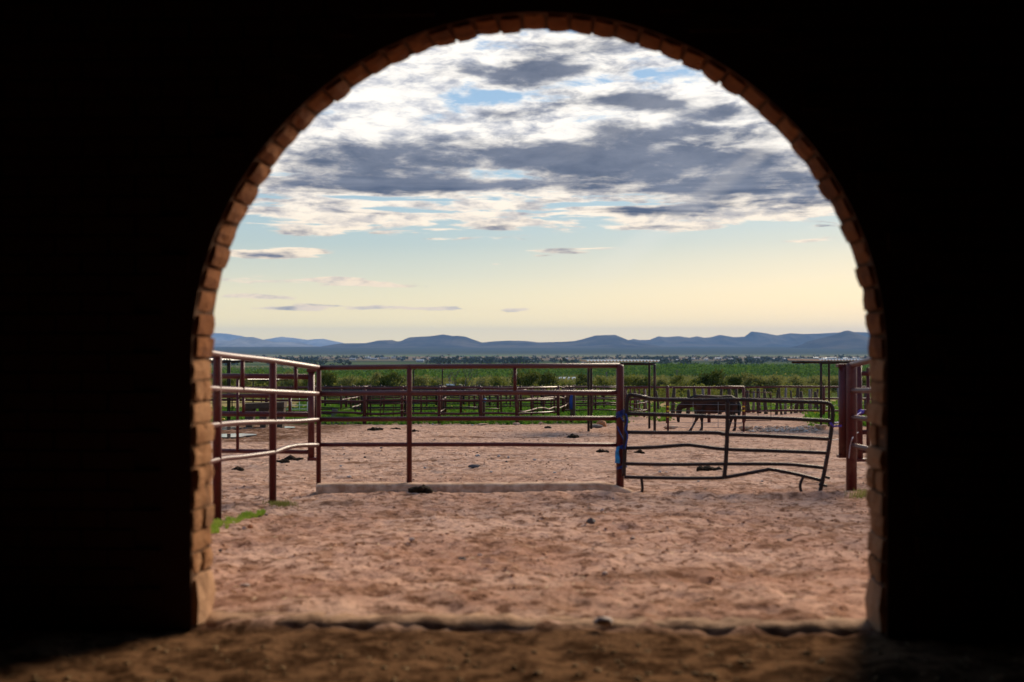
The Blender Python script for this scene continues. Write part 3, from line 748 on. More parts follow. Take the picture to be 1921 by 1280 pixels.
# --- right run: heavy end post and rails coming towards the barn on the right
q = at(1597, 922, DF+0.1)
RR = empty('pipe_fence', (q.x, q.y, float(gz(q.x, q.y))), 'right run of pipe fence with a heavy round end post beside the bent panel', 'fence', 'near corral pipe fences')
post(RR, q.x, q.y, q.z-0.25, at(1597, 681, DF+0.1).z, 0.078, RED)
e = at(1790, 960, 13.2); post(RR, e.x, 13.2, float(gz(e.x, 13.2))-0.1, float(gz(e.x, 13.2))+1.95, 0.05, RED)
for a, c, r in (((1597, 685, DF+0.1), (1790, 640, 13.2), 0.045), ((1597, 733, DF+0.1), (1790, 734, 13.2), 0.038), ((1597, 783, DF+0.1), (1790, 806, 13.2), 0.036), ((1597, 835, DF+0.1), (1790, 880, 13.2), 0.035)):
    rail(RR, [at(*a), at((a[0]+c[0])/2, (a[1]+c[1])/2-1, 14.78), at(*c)], r, REDRAIL, smooth_path=True)
# --- gate hung on the left of the end post, folded back
q = at(1584, 855, DF+0.25)
RG = empty('pipe_gate', (q.x, q.y, q.z), 'maroon gate stile with square plates hung beside the heavy end post', 'gate', 'pipe gates swung open')
MB().tube([at(1584, 855, DF+0.25), at(1584, 688, DF+0.25)], 0.088, 14).build('stile', RED, RG, True)
mb = MB(); mb.box(at(1586, 686, DF+0.25), (0.26, 0.14, 0.05)); mb.build('hinge_plate', RED, RG)
mb = MB(); mb.box(at(1585, 856, DF+0.25), (0.22, 0.14, 0.04)); mb.build('hinge_plate', RED, RG)
q = at(1612, 862, DF+2.6)
RG2 = empty('pipe_gate', (q.x, q.y, q.z), 'maroon gate opening behind the right fence run, mostly hidden by the arch', 'gate', 'pipe gates swung open')
MB().tube([at(1613, 863, DF+2.6), at(1611, 686, DF+2.6)], 0.05, 12).build('stile', RED, RG2, True)
MB().box(at(1615, 863, DF+2.6), (0.2, 0.12, 0.05)).build('hinge_plate', RED, RG2)
for yy in (701, 774, 811, 846):
    rail(RG2, [at(1612, yy, DF+2.6), at(1850, yy-4, DF+3.1)], 0.04, RED)
MB().tube([at(1628, 690, DF+2.65), at(1628, 846, DF+2.65)], 0.03, 8).build('bar', RED, RG2, True)
# --- the bent portable panel
PD = 16.7
q = at(1170, 925, PD)
CP = empty('corral_panel', (q.x, PD, float(gz(q.x, PD))), 'black bent portable corral panel with six bars tied between two posts', 'corral panel')
def pr(pts, r=0.025, name='rail', sp=True):
    n_ = len(pts); a, c = pts[0], pts[-1]
    P = [at(px, py, PD + 0.02*math.sin(px*0.02)) for px, py in pts]
    return rail(CP, P, r, BLACK, name, 10, sp)
pr([(1170, 893), (1173, 830), (1175, 780), (1177, 752), (1181, 742), (1190, 742), (1205, 745), (1222, 749), (1260, 750.5), (1320, 751), (1380, 750), (1440, 752), (1500, 754), (1535, 755), (1552, 757), (1560, 763), (1562, 775), (1560, 800), (1556, 830), (1550, 865), (1543, 900), (1537, 927)], 0.030, 'outer_frame')
pr([(1176, 776), (1260, 779), (1340, 782), (1400, 783.5), (1480, 786), (1559, 790)], 0.029)
pr([(1174, 811), (1260, 812), (1340, 812), (1363, 815), (1440, 818), (1557, 824)], 0.028)
pr([(1173, 841), (1230, 839), (1285, 835), (1310, 837), (1363, 843), (1450, 846), (1554, 850)], 0.027)
pr([(1172, 870), (1260, 871.5), (1363, 870.5), (1470, 871), (1510, 874), (1548, 878)], 0.026)
pr([(1171, 895), (1260, 897), (1340, 897), (1363, 895), (1400, 888.5), (1436, 882), (1446, 881), (1490, 889), (1543, 902)], 0.026)
pr([(1365, 750), (1364, 815), (1361, 870), (1358, 896)], 0.032, 'upright')
pr([(1203, 897), (1205, 915), (1203, 925), (1198, 931)], 0.022, 'foot')
pr([(1506, 896), (1501, 908), (1502, 920), (1508, 929), (1517, 933)], 0.022, 'foot')
pr([(1541, 893), (1556, 897)], 0.02, 'spur', False); pr([(1536, 908), (1551, 912)], 0.02, 'spur', False)
# --- ties
def coil(c, r, turns, h, thick, tilt=0.0):
    pts = []
    for i in range(turns*10+1):
        a = 2*PI*i/10; pts.append(Vector(c)+Vector((r*math.cos(a), r*math.sin(a), h*(i/(turns*10)-0.5)+tilt*math.cos(a))))
    return MB().tube(pts, thick, 5)
xk = at(1167, 0, DF).x
o = coil(at(1165, 776, DF), 0.075, 4, 0.09, 0.008, 0.03); o.tube(spline([at(1160, 772, DF-0.09), at(1170, 790, DF-0.1), at(1176, 778, DF-0.08)]), 0.012, 6)
o.tube(spline([at(1158, 800, DF-.08), at(1163, 812, DF-.09), at(1170, 826, DF-.08)]), 0.010, 6)
tag(o.rooted('twine', BLUE, at(1165, 776, DF), True), 'dark blue twine wound round the post where the panel hangs, highest of the ties', 'twine', 'blue ties on the panel post')
o = coil(at(1166, 838, DF), 0.076, 3, 0.05, 0.008, 0.02); o.tube(spline([at(1162, 838, DF-.09), at(1170, 842, DF-.1), at(1176, 836, DF-.09)]), 0.012, 6)
tag(o.rooted('twine', BLUE, at(1166, 838, DF), True), 'blue twine loop at the knot above the hanging strap', 'twine', 'blue ties on the panel post')
o = coil(at(1166, 876, DF), 0.076, 2, 0.04, 0.008, 0.02)
tag(o.rooted('twine', BLUE, at(1166, 876, DF), True), 'blue twine loop just below the hanging strap, lowest of the ties', 'twine', 'blue ties on the panel post')
S = []
for i in range(13):
    t = i/12; S.append((1160-3.5*t-1.5*math.sin(t*5), 838+31*t, 2.6+2.4*t))
V = []; Fc = []
for i, (px, py, w) in enumerate(S):
    for s_ in (-1, 1):
        for k in (0, 1): V.append(at(px+s_*w, py, DF-0.10+0.02*k+0.01*math.sin(i*1.3)))
for i in range(12):
    a = i*4; Fc += [(a, a+2, a+6, a+4), (a+1, a+5, a+7, a+3), (a, a+4, a+5, a+1), (a+2, a+3, a+7, a+6)]
Fc += [(0, 1, 3, 2), (48, 50, 51, 49)]
tag(MB().add(V, Fc).rooted('strap', LBLUE, at(1160, 838, DF), True), 'bright blue strap hanging from the post between fence and panel', 'strap', 'blue ties on the panel post')
o = MB().tube(spline([at(1174, 776, PD-.04), at(1177, 790, PD-.045), at(1173, 806, PD-.04), at(1177, 818, PD-.045), at(1172, 842, PD-.04)]), 0.014, 6)
tag(o.rooted('rope', BLUE, at(1174, 842, PD), True), 'blue rope wrapped down the left upright of the bent panel', 'rope')
a, c = at(1559, 795, PD-.03), at(1616, 773, DF+2.5)
o = MB().tube([a+(c-a)*t+Vector((0, 0, -0.04*math.sin(PI*t))) for t in np.linspace(0, 1, 12)], 0.013, 6); o.tube([at(1557, 793, PD-.05), at(1563, 800, PD-.05), at(1578, 799, PD)], 0.016, 6)
o.lump(at(1614, 773, DF+2.5), 0.06, .05, .05, .3, 3)
tag(o.rooted('rope', PURPLE, a, True), 'purple rope tying the bent panel to the right gate', 'rope')
a, c = at(1555, 826, PD-.03), at(1610, 811, DF+2.5)
o = MB().tube([a+(c-a)*t+Vector((0, 0, -0.03*math.sin(PI*t))) for t in np.linspace(0, 1, 12)], 0.008, 6)
o.tube(spline([at(1609, 811, DF+2.5), at(1600, 820, DF+.0), at(1595, 835, DF-.05), at(1592, 860, DF-.05)]), 0.008, 6)
tag(o.rooted('cord', CORD, a, True), 'thin grey cord strung below the purple rope, its end dangling', 'cord')

# ================================================================== PENS BEYOND
PENN = 0
def pen_run(label, pts, H=1.9, fr=(0.97, 0.64, 0.28), sp=2.4, rp=0.056, rr=0.040, m=DARKPIPE, rm=None, bend=0.02, seed=0, group='far pen fences', name='pen_fence', posts=None, stubs=0.0):
    rr_ = random.Random(seed); rm = rm or m
    pts = [Vector((x, y, 0)) for x, y in pts]
    S_ = []
    for a, c in zip(pts[:-1], pts[1:]):
        k = max(1, round((c-a).length/sp))
        for i in range(k): S_.append(a + (c-a)*(i/k))
    S_.append(pts[-1])
    mid = S_[len(S_)//2]
    E = empty(name, (mid.x, mid.y, float(gz(mid.x, mid.y))), label, 'fence', group)
    tops = []
    for s in S_:
        g = float(gz(s.x, s.y)); tops.append(g); post(E, s.x, s.y, g-0.1, g+H+rr_.uniform(-.02, .05), rp*rr_.uniform(.9, 1.15), m, n=8)
    for f in fr:
        P = []
        for i, s in enumerate(S_):
            P.append((s.x, s.y, tops[i]+H*f+rr_.uniform(-bend, bend)))
            if i < len(S_)-1:
                n_ = (s+S_[i+1])/2; P.append((n_.x, n_.y, (tops[i]+tops[i+1])/2+H*f+rr_.uniform(-bend, bend)*1.5))
        MB().tube(P, rr, 6).build('rail', rm, E, True)
    if stubs:
        for i in range(len(S_)-1):
            n_ = S_[i]*(1-stubs)+S_[i+1]*stubs; g = tops[i]*(1-stubs)+tops[i+1]*stubs
            MB().tube([(n_.x, n_.y, g+H*fr[0]), (n_.x, n_.y, g+H*fr[-1])], 0.022, 6).build('bar', m, E, True)
    return E
X_ = lambda px, d: gp(px, d)
pen_run('far maroon pen fence across the middle, along the edge of the green weeds', [X_(684, 58), X_(824, 58.4), X_(902, 58.6), X_(969, 58.8), X_(1047, 61)], sp=2.3, rp=0.085, rr=0.060, stubs=0.5, seed=1)
pen_run('far maroon pen fence on the left in front of the old trough', [X_(390, 60), X_(500, 60), X_(684, 58)], sp=2.9, rp=0.085, rr=0.058, fr=(0.97, 0.62, 0.30), seed=2)
pen_run('receding pen fence with pale rails left of the tin shelter', [X_(972, 59.2), (3.3, 72), (5.3, 96)], sp=3.4, fr=(0.95, 0.62, 0.33), rm=PALEPIPE, bend=0.06, seed=3)
pen_run('second row of far pen fence behind the weedy pen', [X_(600, 70), X_(790, 70.5), X_(940, 71)], sp=2.6, fr=(0.92, 0.7, 0.48, 0.26), rr=0.042, seed=4, stubs=0.5)
pen_run('second row of far pen fence behind the tin shelter', [X_(1000, 72), X_(1165, 73)], sp=2.2, fr=(0.96, 0.70, 0.44, 0.2), rr=0.045, seed=5)
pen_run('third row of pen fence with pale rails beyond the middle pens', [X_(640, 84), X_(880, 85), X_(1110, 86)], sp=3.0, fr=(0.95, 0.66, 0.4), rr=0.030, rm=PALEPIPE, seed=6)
pen_run('distant dark pen fence along the foot of the trees', [X_(400, 99), X_(700, 100), X_(950, 102), X_(1165, 104)], sp=4.2, H=1.8, fr=(0.97, 0.55), rp=0.06, seed=7)
pen_run('left pen fence of many thin rails behind the trough', [X_(380, 74), X_(600, 75)], sp=1.7, fr=(0.95, 0.78, 0.6, 0.42, 0.24), rr=0.022, rp=0.035, seed=8, m=BLACK)
pen_run('side fence running away on the left of the weedy pen', [X_(640, 62), (-10.5, 78), (-12.2, 98)], sp=3.6, fr=(0.95, 0.62, 0.3), bend=0.02, seed=9)
pen_run('side fence running away through the middle of the pens', [X_(824, 58.6), (-4.2, 72), (-6.4, 100)], sp=5.0, fr=(0.95, 0.62, 0.3), bend=0.05, seed=10)
pen_run('maroon fence of upright posts behind the horse, left part', [X_(1165, 60), X_(1252, 59), X_(1330, 60), X_(1395, 60.5)], sp=1.9, rp=0.085,  fr=(0.985, 0.66), rr=0.060, seed=11)
pen_run('long single top rail fence on the right behind the bent panel', [X_(1395, 60.5), X_(1545, 61), X_(1720, 62)], sp=4.4, rp=0.085,  fr=(0.985, 0.66, 0.32), rr=0.055, seed=12)
pen_run('small pen beyond the bent panel with pale bent rails', [X_(1172, 66), X_(1218, 67), (7.9, 84), (6.0, 88)], sp=2.4, fr=(0.93, 0.72, 0.5, 0.26), bend=0.06, seed=13)
pen_run('dark pen fence of five rails in the left half of the weedy pens', [X_(598, 65), X_(760, 65.5), X_(900, 66)], sp=2.0, fr=(0.9, 0.72, 0.54, 0.36, 0.18), rr=0.042, rp=0.07, m=BLACK, seed=15)
pen_run('dark pen fence of four rails in the right half of the weedy pens', [X_(890, 78), X_(1020, 79), X_(1165, 80)], sp=1.9, fr=(0.94, 0.74, 0.5, 0.28), rr=0.046, rp=0.075, m=DARKPIPE, seed=16)
pen_run('dark far pen fence with close-set posts beyond the weedy pens', [X_(610, 93), X_(870, 94), X_(1160, 95)], sp=2.2, fr=(0.95, 0.7, 0.45, 0.2), rr=0.05, rp=0.08, m=BLACK, seed=17)
# small swing gates in the far pens
def far_gate(label, px0, px1, d, H=1.35, bars=5, m=DARKPIPE, lift=0.35, seed=0, vb=3):
    (x0, y0), (x1, y1) = gp(px0, d), gp(px1, d); g0, g1 = float(gz(x0, y0))+lift, float(gz(x1, y1))+lift
    E = empty('pen_gate', ((x0+x1)/2, d, (g0+g1)/2), label, 'gate', 'far pen gates')
    MB().tube([(x0, y0, g0), (x0, y0, g0+H), (x1, y1, g1+H), (x1, y1, g1), (x0, y0, g0)], 0.030, 6).build('outer_frame', m, E, True)
    for i in range(1, bars):
        f = i/bars; MB().tube([(x0, y0, g0+H*f), (x1, y1, g1+H*f)], 0.018, 6).build('rail', m, E, True)
    for i in range(1, vb):
        f = i/vb; MB().tube([(x0+(x1-x0)*f, d, g0*(1-f)+g1*f), (x0+(x1-x0)*f, d, g0*(1-f)+g1*f+H)], 0.018, 6).build('bar', m, E, True)
    return E
far_gate('far swing gate of thin bars left of the middle fence post', 690, 762, 58.0, 1.35, 4)
far_gate('maroon gate with a square corner behind the bent panel, right of the horse', 1398, 1446, 60, 1.5, 3, RED, 0.1, vb=2)
far_gate('white and blue painted gate leaning behind the old trough', 532, 577, 66, 0.9, 4, WHITE, 0.35)
# wooden stake fence on the right
E = empty('stake_fence', (14.5, 79, float(gz(14.5, 79))), 'crooked wooden stake fence in front of the dry grass on the right', 'fence')
sr = random.Random(4); tops = []
for i, px in enumerate([1178, 1192, 1212, 1235, 1262, 1290, 1306, 1322, 1350, 1367, 1382, 1404, 1413, 1424, 1437, 1456, 1466, 1473, 1484, 1492, 1504, 1517, 1522, 1529, 1533, 1546, 1548, 1575, 1600, 1625]):
    d = 78+2*math.sin(i*0.7); x, y = gp(px, d); g = float(gz(x, y)); hh_ = sr.uniform(1.5, 1.95); lean = sr.uniform(-.2, .2); r = sr.uniform(.08, .17)
    MB().tube([(x, y, g-.1), (x+lean*.5+sr.uniform(-.05, .05), y, g+hh_*.5), (x+lean, y, g+hh_)], [r, r*.9, r*.7], 7).build('stake', GREYWOOD if i % 5 == 2 else WOOD, E, True)
    tops.append((x+lean*.6, y-.08, g+hh_*.62))
MB().tube(tops, 0.012, 5).build('wire', WIRE, E)
MB().tube([(x, y, z-0.5) for x, y, z in tops], 0.012, 5).build('wire', WIRE, E)
# wire panel in front of the horse
WD = 46.2
x0, x1 = gp(1253, WD)[0], gp(1396, WD)[0]
E = empty('wire_fence', ((x0+x1)/2, WD, float(gz((x0+x1)/2, WD))), 'welded wire fence between two yellow-taped posts in front of the horse', 'fence')
for px, yb in ((1253, 798), (1395, 803)):
    x, y = gp(px, WD); p_ = post(E, x, y, float(gz(x, y))-.1, at(px, 727, WD).z, 0.040, RED, n=8)
    mb = MB()
    for zz in (0.85, 1.02, 0.6): mb.add(*(lambda t: (t.v, t.f))(MB().tube([(x, y, float(gz(x, y))+zz), (x, y, float(gz(x, y))+zz+.05)], 0.052, 8)))
    mb.build('tape', YELLOW, p_)
for py in (728.5, 759, 771, 793, 802):
    MB().tube([at(1253, py-0.5, WD), at(1325, py, WD), at(1396, py+0.5, WD)], 0.020 if py < 740 else 0.008, 5).build('wire', WIRE if py > 740 else RED, E)
for px in (1300, 1347):
    MB().tube([at(px, 745, WD), at(px, 803, WD)], 0.009, 5).build('wire', WIRE, E)
# tin-roofed shelters
def shelter(label, posts_, roof, H, d0, d1, name='tin_shelter', seed=0):
    mid = gp((roof[0]+roof[1])/2, d0)
    E = empty(name, (mid[0], mid[1], float(gz(*mid))), label, 'shelter', 'tin-roofed shade shelters')
    zt = at(0, roof[2], d0).z
    for px, d in posts_:
        x, y = gp(px, d); post(E, x, y, float(gz(x, y))-.1, zt-0.05, 0.052, BLACK, n=8)
    xa, xb = gp(roof[0], d0)[0], gp(roof[1], d0)[0]
    MB().box(((xa+xb)/2, d0, zt-0.07), (xb-xa-.3, 0.07, 0.09)).build('beam', BLACK, E)
    MB().box(((xa+xb)/2, d1, zt-0.12), (xb-xa-.3, 0.07, 0.09)).build('beam', BLACK, E)
    n_ = int((xb-xa)/0.065)
    cs = np.linspace(xa, xb, n_); cz = zt + 0.055 + 0.035*np.cos(np.arange(n_)*PI)
    mb = MB(); V = []
    for yy, dz_ in ((d0-0.35, 0.0), (d1+0.3, -0.045)):
        for k in (0.0, 0.012): V += [(x, yy, z+dz_+k) for x, z in zip(cs, cz)]
    F = []
    for i in range(n_-1):
        a, b2, c, d = i, n_+i, 2*n_+i, 3*n_+i
        F += [(a, a+1, b2+1, b2), (c, d, d+1, c+1), (a, c, c+1, a+1), (b2, b2+1, d+1, d)]
    F += [(0, n_, 3*n_, 2*n_), (n_-1, 3*n_-1, 4*n_-1, 2*n_-1)]
    mb.add(V, F).build('roof', TIN, E)
    return E
shelter('open tin-roofed shelter on thin dark posts left of the horse', [(1104, 47), (1228, 44.5), (1109, 50.5), (1218, 50.5)], (1099, 1236, 680), 2.8, 46, 50.5)
shelter('tin-roofed shelter at the right edge beside the heavy end post', [(1540, 49), (1555, 54), (1660, 49), (1660, 54)], (1532, 1680, 678), 2.8, 49, 54)
shelter('tin-roofed shelter at the left edge behind the open gate', [(431, 55), (428, 60), (330, 55), (330, 60)], (310, 437, 677), 2.8, 55, 60)
shelter('small low pale-roofed shelter far behind the left pens', [(475, 92), (517, 92), (475, 96), (517, 96)], (466, 526, 713), 2.2, 92, 96)

# ================================================================== HORSE
HD = 47.6
hx, hy = gp(1341, HD)
HG = float(gz(hx, hy))
def make_horse():
    mb = MB()
    A = 0.0
    mb.loft([(x, 0, z-0.02, w*1.04, h*1.10, 0) for x, z, w, h in ((-0.86, 1.10, .07, .10), (-0.80, 1.11, .17, .24), (-0.6, 1.13, .23, .34), (-0.35, 1.14, .265, .355), (-0.05, 1.12, .29, .36), (0.25, 1.13, .285, .335),
             (0.5, 1.18, .275, .315), (0.7, 1.19, .26, .30), (0.84, 1.17, .19, .235), (0.93, 1.13, .09, .13))], 18)
    mb.loft([(-0.50, 0, 1.24, .17, .27, -.1), (-0.75, 0, 1.22, .15, .255, -.3), (-1.0, 0, 1.17, .12, .20, -.35), (-1.25, 0, 1.09, .098, .160, -.4), (-1.42, 0, 1.02, .09, .135, -.7), (-1.52, 0, .97, .075, .10, -1.0)], 14)
    mb.loft([(-1.46, 0, 1.03, .06, .07, -1.3), (-1.50, 0, .95, .088, .115, -1.35), (-1.50, 0, .85, .088, .135, -1.4), (-1.515, 0, .74, .075, .110, -1.45), (-1.53, 0, .62, .062, .085, -1.5), (-1.535, 0, .50, .054, .070, -1.5), (-1.53, 0, .41, .055, .068, -1.5), (-1.52, 0, .36, .04, .045, -1.5)], 12)
    for s in (-1, 1):
        mb.loft([(-1.43, s*.045, 1.03, .03, .03, -.6), (-1.46, s*.06, 1.09, .032, .03, -.6), (-1.49, s*.065, 1.17, .008, .010, -.6)], 8)
    H_ = PI/2
    def leg(y, st):
        mb.loft([(x, y, z, w*1.30, h*1.25, H_) for x, z, w, h in st], 10)
    leg(-.13, [(-.62, 1.05, .11, .18), (-.66, .82, .085, .12), (-.74, .62, .058, .075), (-.80, .47, .055, .062), (-.84, .40, .043, .045), (-.96, .18, .036, .040), (-1.0, .12, .042, .048), (-1.03, .07, .042, .05), (-1.06, .0, .055, .07)])
    leg(.13, [(-.56, 1.05, .11, .18), (-.56, .82, .085, .12), (-.54, .62, .058, .075), (-.53, .48, .055, .062), (-.52, .40, .043, .045), (-.52, .19, .036, .040), (-.52, .13, .042, .048), (-.54, .07, .042, .05), (-.57, .0, .055, .07)])
    leg(-.14, [(.60, 1.15, .13, .26), (.57, .92, .12, .20), (.58, .74, .085, .13), (.66, .58, .055, .075), (.67, .51, .05, .065), (.63, .40, .042, .048), (.57, .18, .037, .042), (.55, .13, .043, .05), (.53, .07, .043, .05), (.50, .0, .055, .07)])
    leg(.14, [(.64, 1.15, .13, .26), (.66, .92, .12, .20), (.72, .74, .085, .13), (.85, .58, .055, .075), (.88, .51, .05, .065), (.88, .40, .042, .048), (.87, .18, .037, .042), (.87, .13, .043, .05), (.85, .07, .043, .05), (.82, .0, .055, .07)])
    return mb
mb = make_horse()
me = bpy.data.meshes.new('horse_raw'); me.from_pydata(mb.v, [], mb.f); me.update()
bm = bmesh.new(); bm.from_mesh(me); bmesh.ops.recalc_face_normals(bm, faces=bm.faces); bm.to_mesh(me); bm.free()
tmp = bpy.data.objects.new('horse_tmp', me); COL.objects.link(tmp)
md = tmp.modifiers.new('r', 'REMESH'); md.mode = 'VOXEL'; md.voxel_size = 0.022; md.use_smooth_shade = True
ms = tmp.modifiers.new('s', 'SMOOTH'); ms.iterations = 4; ms.factor = 0.5
dg = bpy.context.evaluated_depsgraph_get(); hme = bpy.data.meshes.new_from_object(tmp.evaluated_get(dg)); bpy.data.objects.remove(tmp)
hme.name = 'horse'; hme.materials.clear(); hme.materials.append(COAT); hme.shade_smooth()
HORSE = bpy.data.objects.new('horse', hme); COL.objects.link(HORSE); HORSE.location = (hx, hy, HG+0.005); HORSE.scale = (1.0, 1.0, 1.0)
tag(HORSE, 'dark bay horse grazing with its head low behind the bent panel', 'horse')
def hpart(mb, name, m): return mb.build(name, m, HORSE, True, local=True)
hpart(MB().loft([(0.90, 0, 1.27, .04, .05, .9), (1.0, 0, 1.17, .055, .06, 1.2), (1.03, 0, 1.0, .075, .075, 1.5), (1.02, 0, .8, .075, .075, 1.55), (1.0, 0, .6, .05, .05, 1.6), (0.99, 0, .5, .015, .02, 1.6)], 10), 'tail', HAIR)
hpart(MB().loft([(-0.52, .02, 1.47, .03, .05, 0), (-0.8, .06, 1.41, .035, .10, -.3), (-1.05, .07, 1.32, .035, .10, -.4), (-1.25, .06, 1.22, .035, .085, -.5), (-1.42, .02, 1.12, .04, .05, -.8), (-1.52, 0, 1.02, .03, .05, -1.2), (-1.57, 0, .93, .012, .02, -1.4)], 8), 'mane', HAIR)
for s in (-1, 1): hpart(MB().lump((-1.525, s*.082, .83), .022, .012, .022, 0.05, 1), 'eye', GLASS)
for x, y in ((-1.06, -.13), (-.57, .13), (.50, -.14), (.82, .14)):
    hpart(MB().loft([(x+.02, y, .075, .05, .055, PI/2), (x, y, .0, .064, .082, PI/2)], 10), 'hoof', HOOF)

# ================================================================== PEN CLUTTER
# old trough table on the left
TD = 52.5
q = gp(495, TD); g = float(gz(*q))
E = empty('feed_trough', (q[0], q[1], g), 'heavy dark trough slab on stub legs beyond the puddle', 'trough')
za = at(0, 755, TD).z
xa, xb = gp(459, TD)[0], gp(536, TD)[0]
MB().add([(xa, TD-.35, za-.30), (xa, TD+.35, za-.30), (xa, TD+.35, za-.05), (xa, TD-.35, za-.05), (xb, TD-.35, za-.22), (xb, TD+.35, za-.22), (xb, TD+.35, za+.03), (xb, TD-.35, za+.03)],
         [(0, 1, 2, 3), (4, 7, 6, 5), (0, 4, 5, 1), (3, 2, 6, 7), (0, 3, 7, 4), (1, 5, 6, 2)]).build('slab', WOOD, E)
for px, w in ((470, 0.28), (496, 0.26), (527, 0.24)):
    x = gp(px, TD)[0]
    MB().add([(x-w*.5, TD-.25, g-.1), (x+w*.4, TD-.25, g-.1), (x+w*.4, TD+.25, g-.1), (x-w*.5, TD+.25, g-.1), (x-w*.8, TD-.25, za-.25), (x+w*.8, TD-.25, za-.25), (x+w*.8, TD+.25, za-.25), (x-w*.8, TD+.25, za-.25)],
             [(0, 3, 2, 1), (4, 5, 6, 7), (0, 1, 5, 4), (1, 2, 6, 5), (2, 3, 7, 6), (3, 0, 4, 7)]).build('leg', WOOD, E)
# blue-wrapped post and blue sack on the fence
for px, d, lab, m1, top, bot in ((905, 59.6, 'blue sack hung over a dark post behind the middle fence', BLUE, 752, 767), (1074, 60, 'dark post wrapped in blue tarp left of the tin shelter', BLUE, 738, 768)):
    x, y = gp(px, d); g = float(gz(x, y)); zt, zb_ = at(px, top, d).z, at(px, bot, d).z
    E = empty('wrapped_post', (x, y, g), lab, 'post', 'blue-wrapped posts in the pens')
    MB().tube([(x, y, g-.1), (x+.03, y, g+1.3), (x, y, at(px, 729, d).z)], [.14, .13, .12], 8).build('post', WOOD, E, True)
    s_ = MB().tube([(x-.06, y-.05, zb_), (x-.08, y-.06, (zb_+zt)/2), (x-.03, y-.05, zt-.06), (x, y-.04, zt)], [.10, .10, .09, .08], 9)
    s_.build('tarp', m1, E, True)
    MB().lump((x+.12, y-.1, zt+.03), .10, .08, .12, .25, 5).build('tarp', LBLUE, E, True)
# blocks, logs and planks
def rock(name, px, py, w, h, m, label, cat='stone', group=None, seed=0, rough=0.18, dpt=None, lv=2, sink=0.25):
    d = onground(px, py); x, y = gp(px, d); g = float(gz(x, y)); rx = w/FPX*d/2; rz = h/FPX*d/2
    o = MB().lump((x, y, g+rz*(1-sink)), rx, dpt or rx*0.8, rz, rough, seed, lv).rooted(name, m, (x, y, g))
    return tag(o, label, cat, group)
rock('log', 1117, 803, 27, 8, GREYWOOD, 'pale log lying at the foot of the shelter posts', 'log', seed=1, dpt=0.18, rough=.1)
rock('stone_block', 1128, 801, 20, 14, REDSTONE, 'orange-brown stone block leaning by the pale log', 'stone', seed=2)
rock('footing', 1258, 805, 26, 9, CONC, 'concrete footing lump under the left yellow-taped post', 'footing', 'concrete post footings', 3)
rock('footing', 1398, 808, 28, 11, CONC, 'concrete footing lump under the right yellow-taped post', 'footing', 'concrete post footings', 4)
rock('footing', 968, 799, 14, 7, CONC, 'pointed pale footing under the middle pen post in line with the fence picket', 'footing', 'concrete post footings', 5)
rock('footing', 1014, 796, 8, 5, CONC, 'small footing under the pen post right of the pointed footing', 'footing', 'concrete post footings', 6)
rock('footing', 905, 798, 20, 4, CONC, 'flat wide footing below the blue sack post', 'footing', 'concrete post footings', 7)
rock('footing', 1050, 794, 14, 4, CONC, 'low footing below the pen post left of the shelter', 'footing', 'concrete post footings', 8)
d = 49.0; x, y = gp(1540, d); g = float(gz(x, y))
mb = MB().tube([(x, y, g-.05), (x, y, g+.2), (x, y, g+.22)], [.16, .26, .24], 12)
tag(mb.rooted('footing', CONC, (x, y, g)), 'flared concrete footing under the right shelter post', 'footing', 'concrete post footings')
x, y = gp(628, 58.0); g = float(gz(x, y))
tag(MB().box((x, y, g+.03), (1.5, 0.16, 0.06), Matrix.Rotation(0.06, 3, 'Z')).rooted('plank', GREYWOOD, (x, y, g)), 'grey plank lying flat at the edge of the weeds', 'plank')
x, y = gp(627, 61.5); g = float(gz(x, y))
tag(MB().box((x, y, g+.33), (0.30, 0.05, 0.75), Matrix.Rotation(0.12, 3, 'Y')).rooted('board', GREYWOOD, (x, y, g)), 'pale grey board standing at the left of the tall grass clump', 'board')
rock('feed_bag', 418, 790, 9, 7, YELLOW, 'yellow bag lying beyond the puddle at the left edge', 'bag', seed=9)
# puddles
for i, (px, py, w, dp, lab) in enumerate(((440, 820, 66, 0.55, 'bright puddle reflecting the sky behind the left gate'), (432, 806, 40, 0.5, 'narrow strip of water above the bright puddle'), (540, 804, 26, 0.3, 'small water streak right of the trough'))):
    d = onground(px, py); x, y = gp(px, d); rx = w/FPX*d/2; n_ = 40; rr = random.Random(i)
    pts = []
    for k in range(n_):
        a = 2*PI*k/n_; f = 1+0.15*math.sin(3*a+i)+0.1*math.sin(5*a+2*i)
        pts.append((x+rx*f*math.cos(a), y+dp*f*math.sin(a)*1.6))
    zz = max(float(gz(*p)) for p in pts)+0.035
    o = MB().add([(a, c, zz) for a, c in pts]+[(a, c, zz-.3) for a, c in pts], [tuple(range(n_))]+[(k, n_+k, n_+(k+1) % n_, (k+1) % n_) for k in range(n_)]).rooted('puddle', WATER, (x, y, zz))
    tag(o, lab, 'puddle', 'puddles on the left')
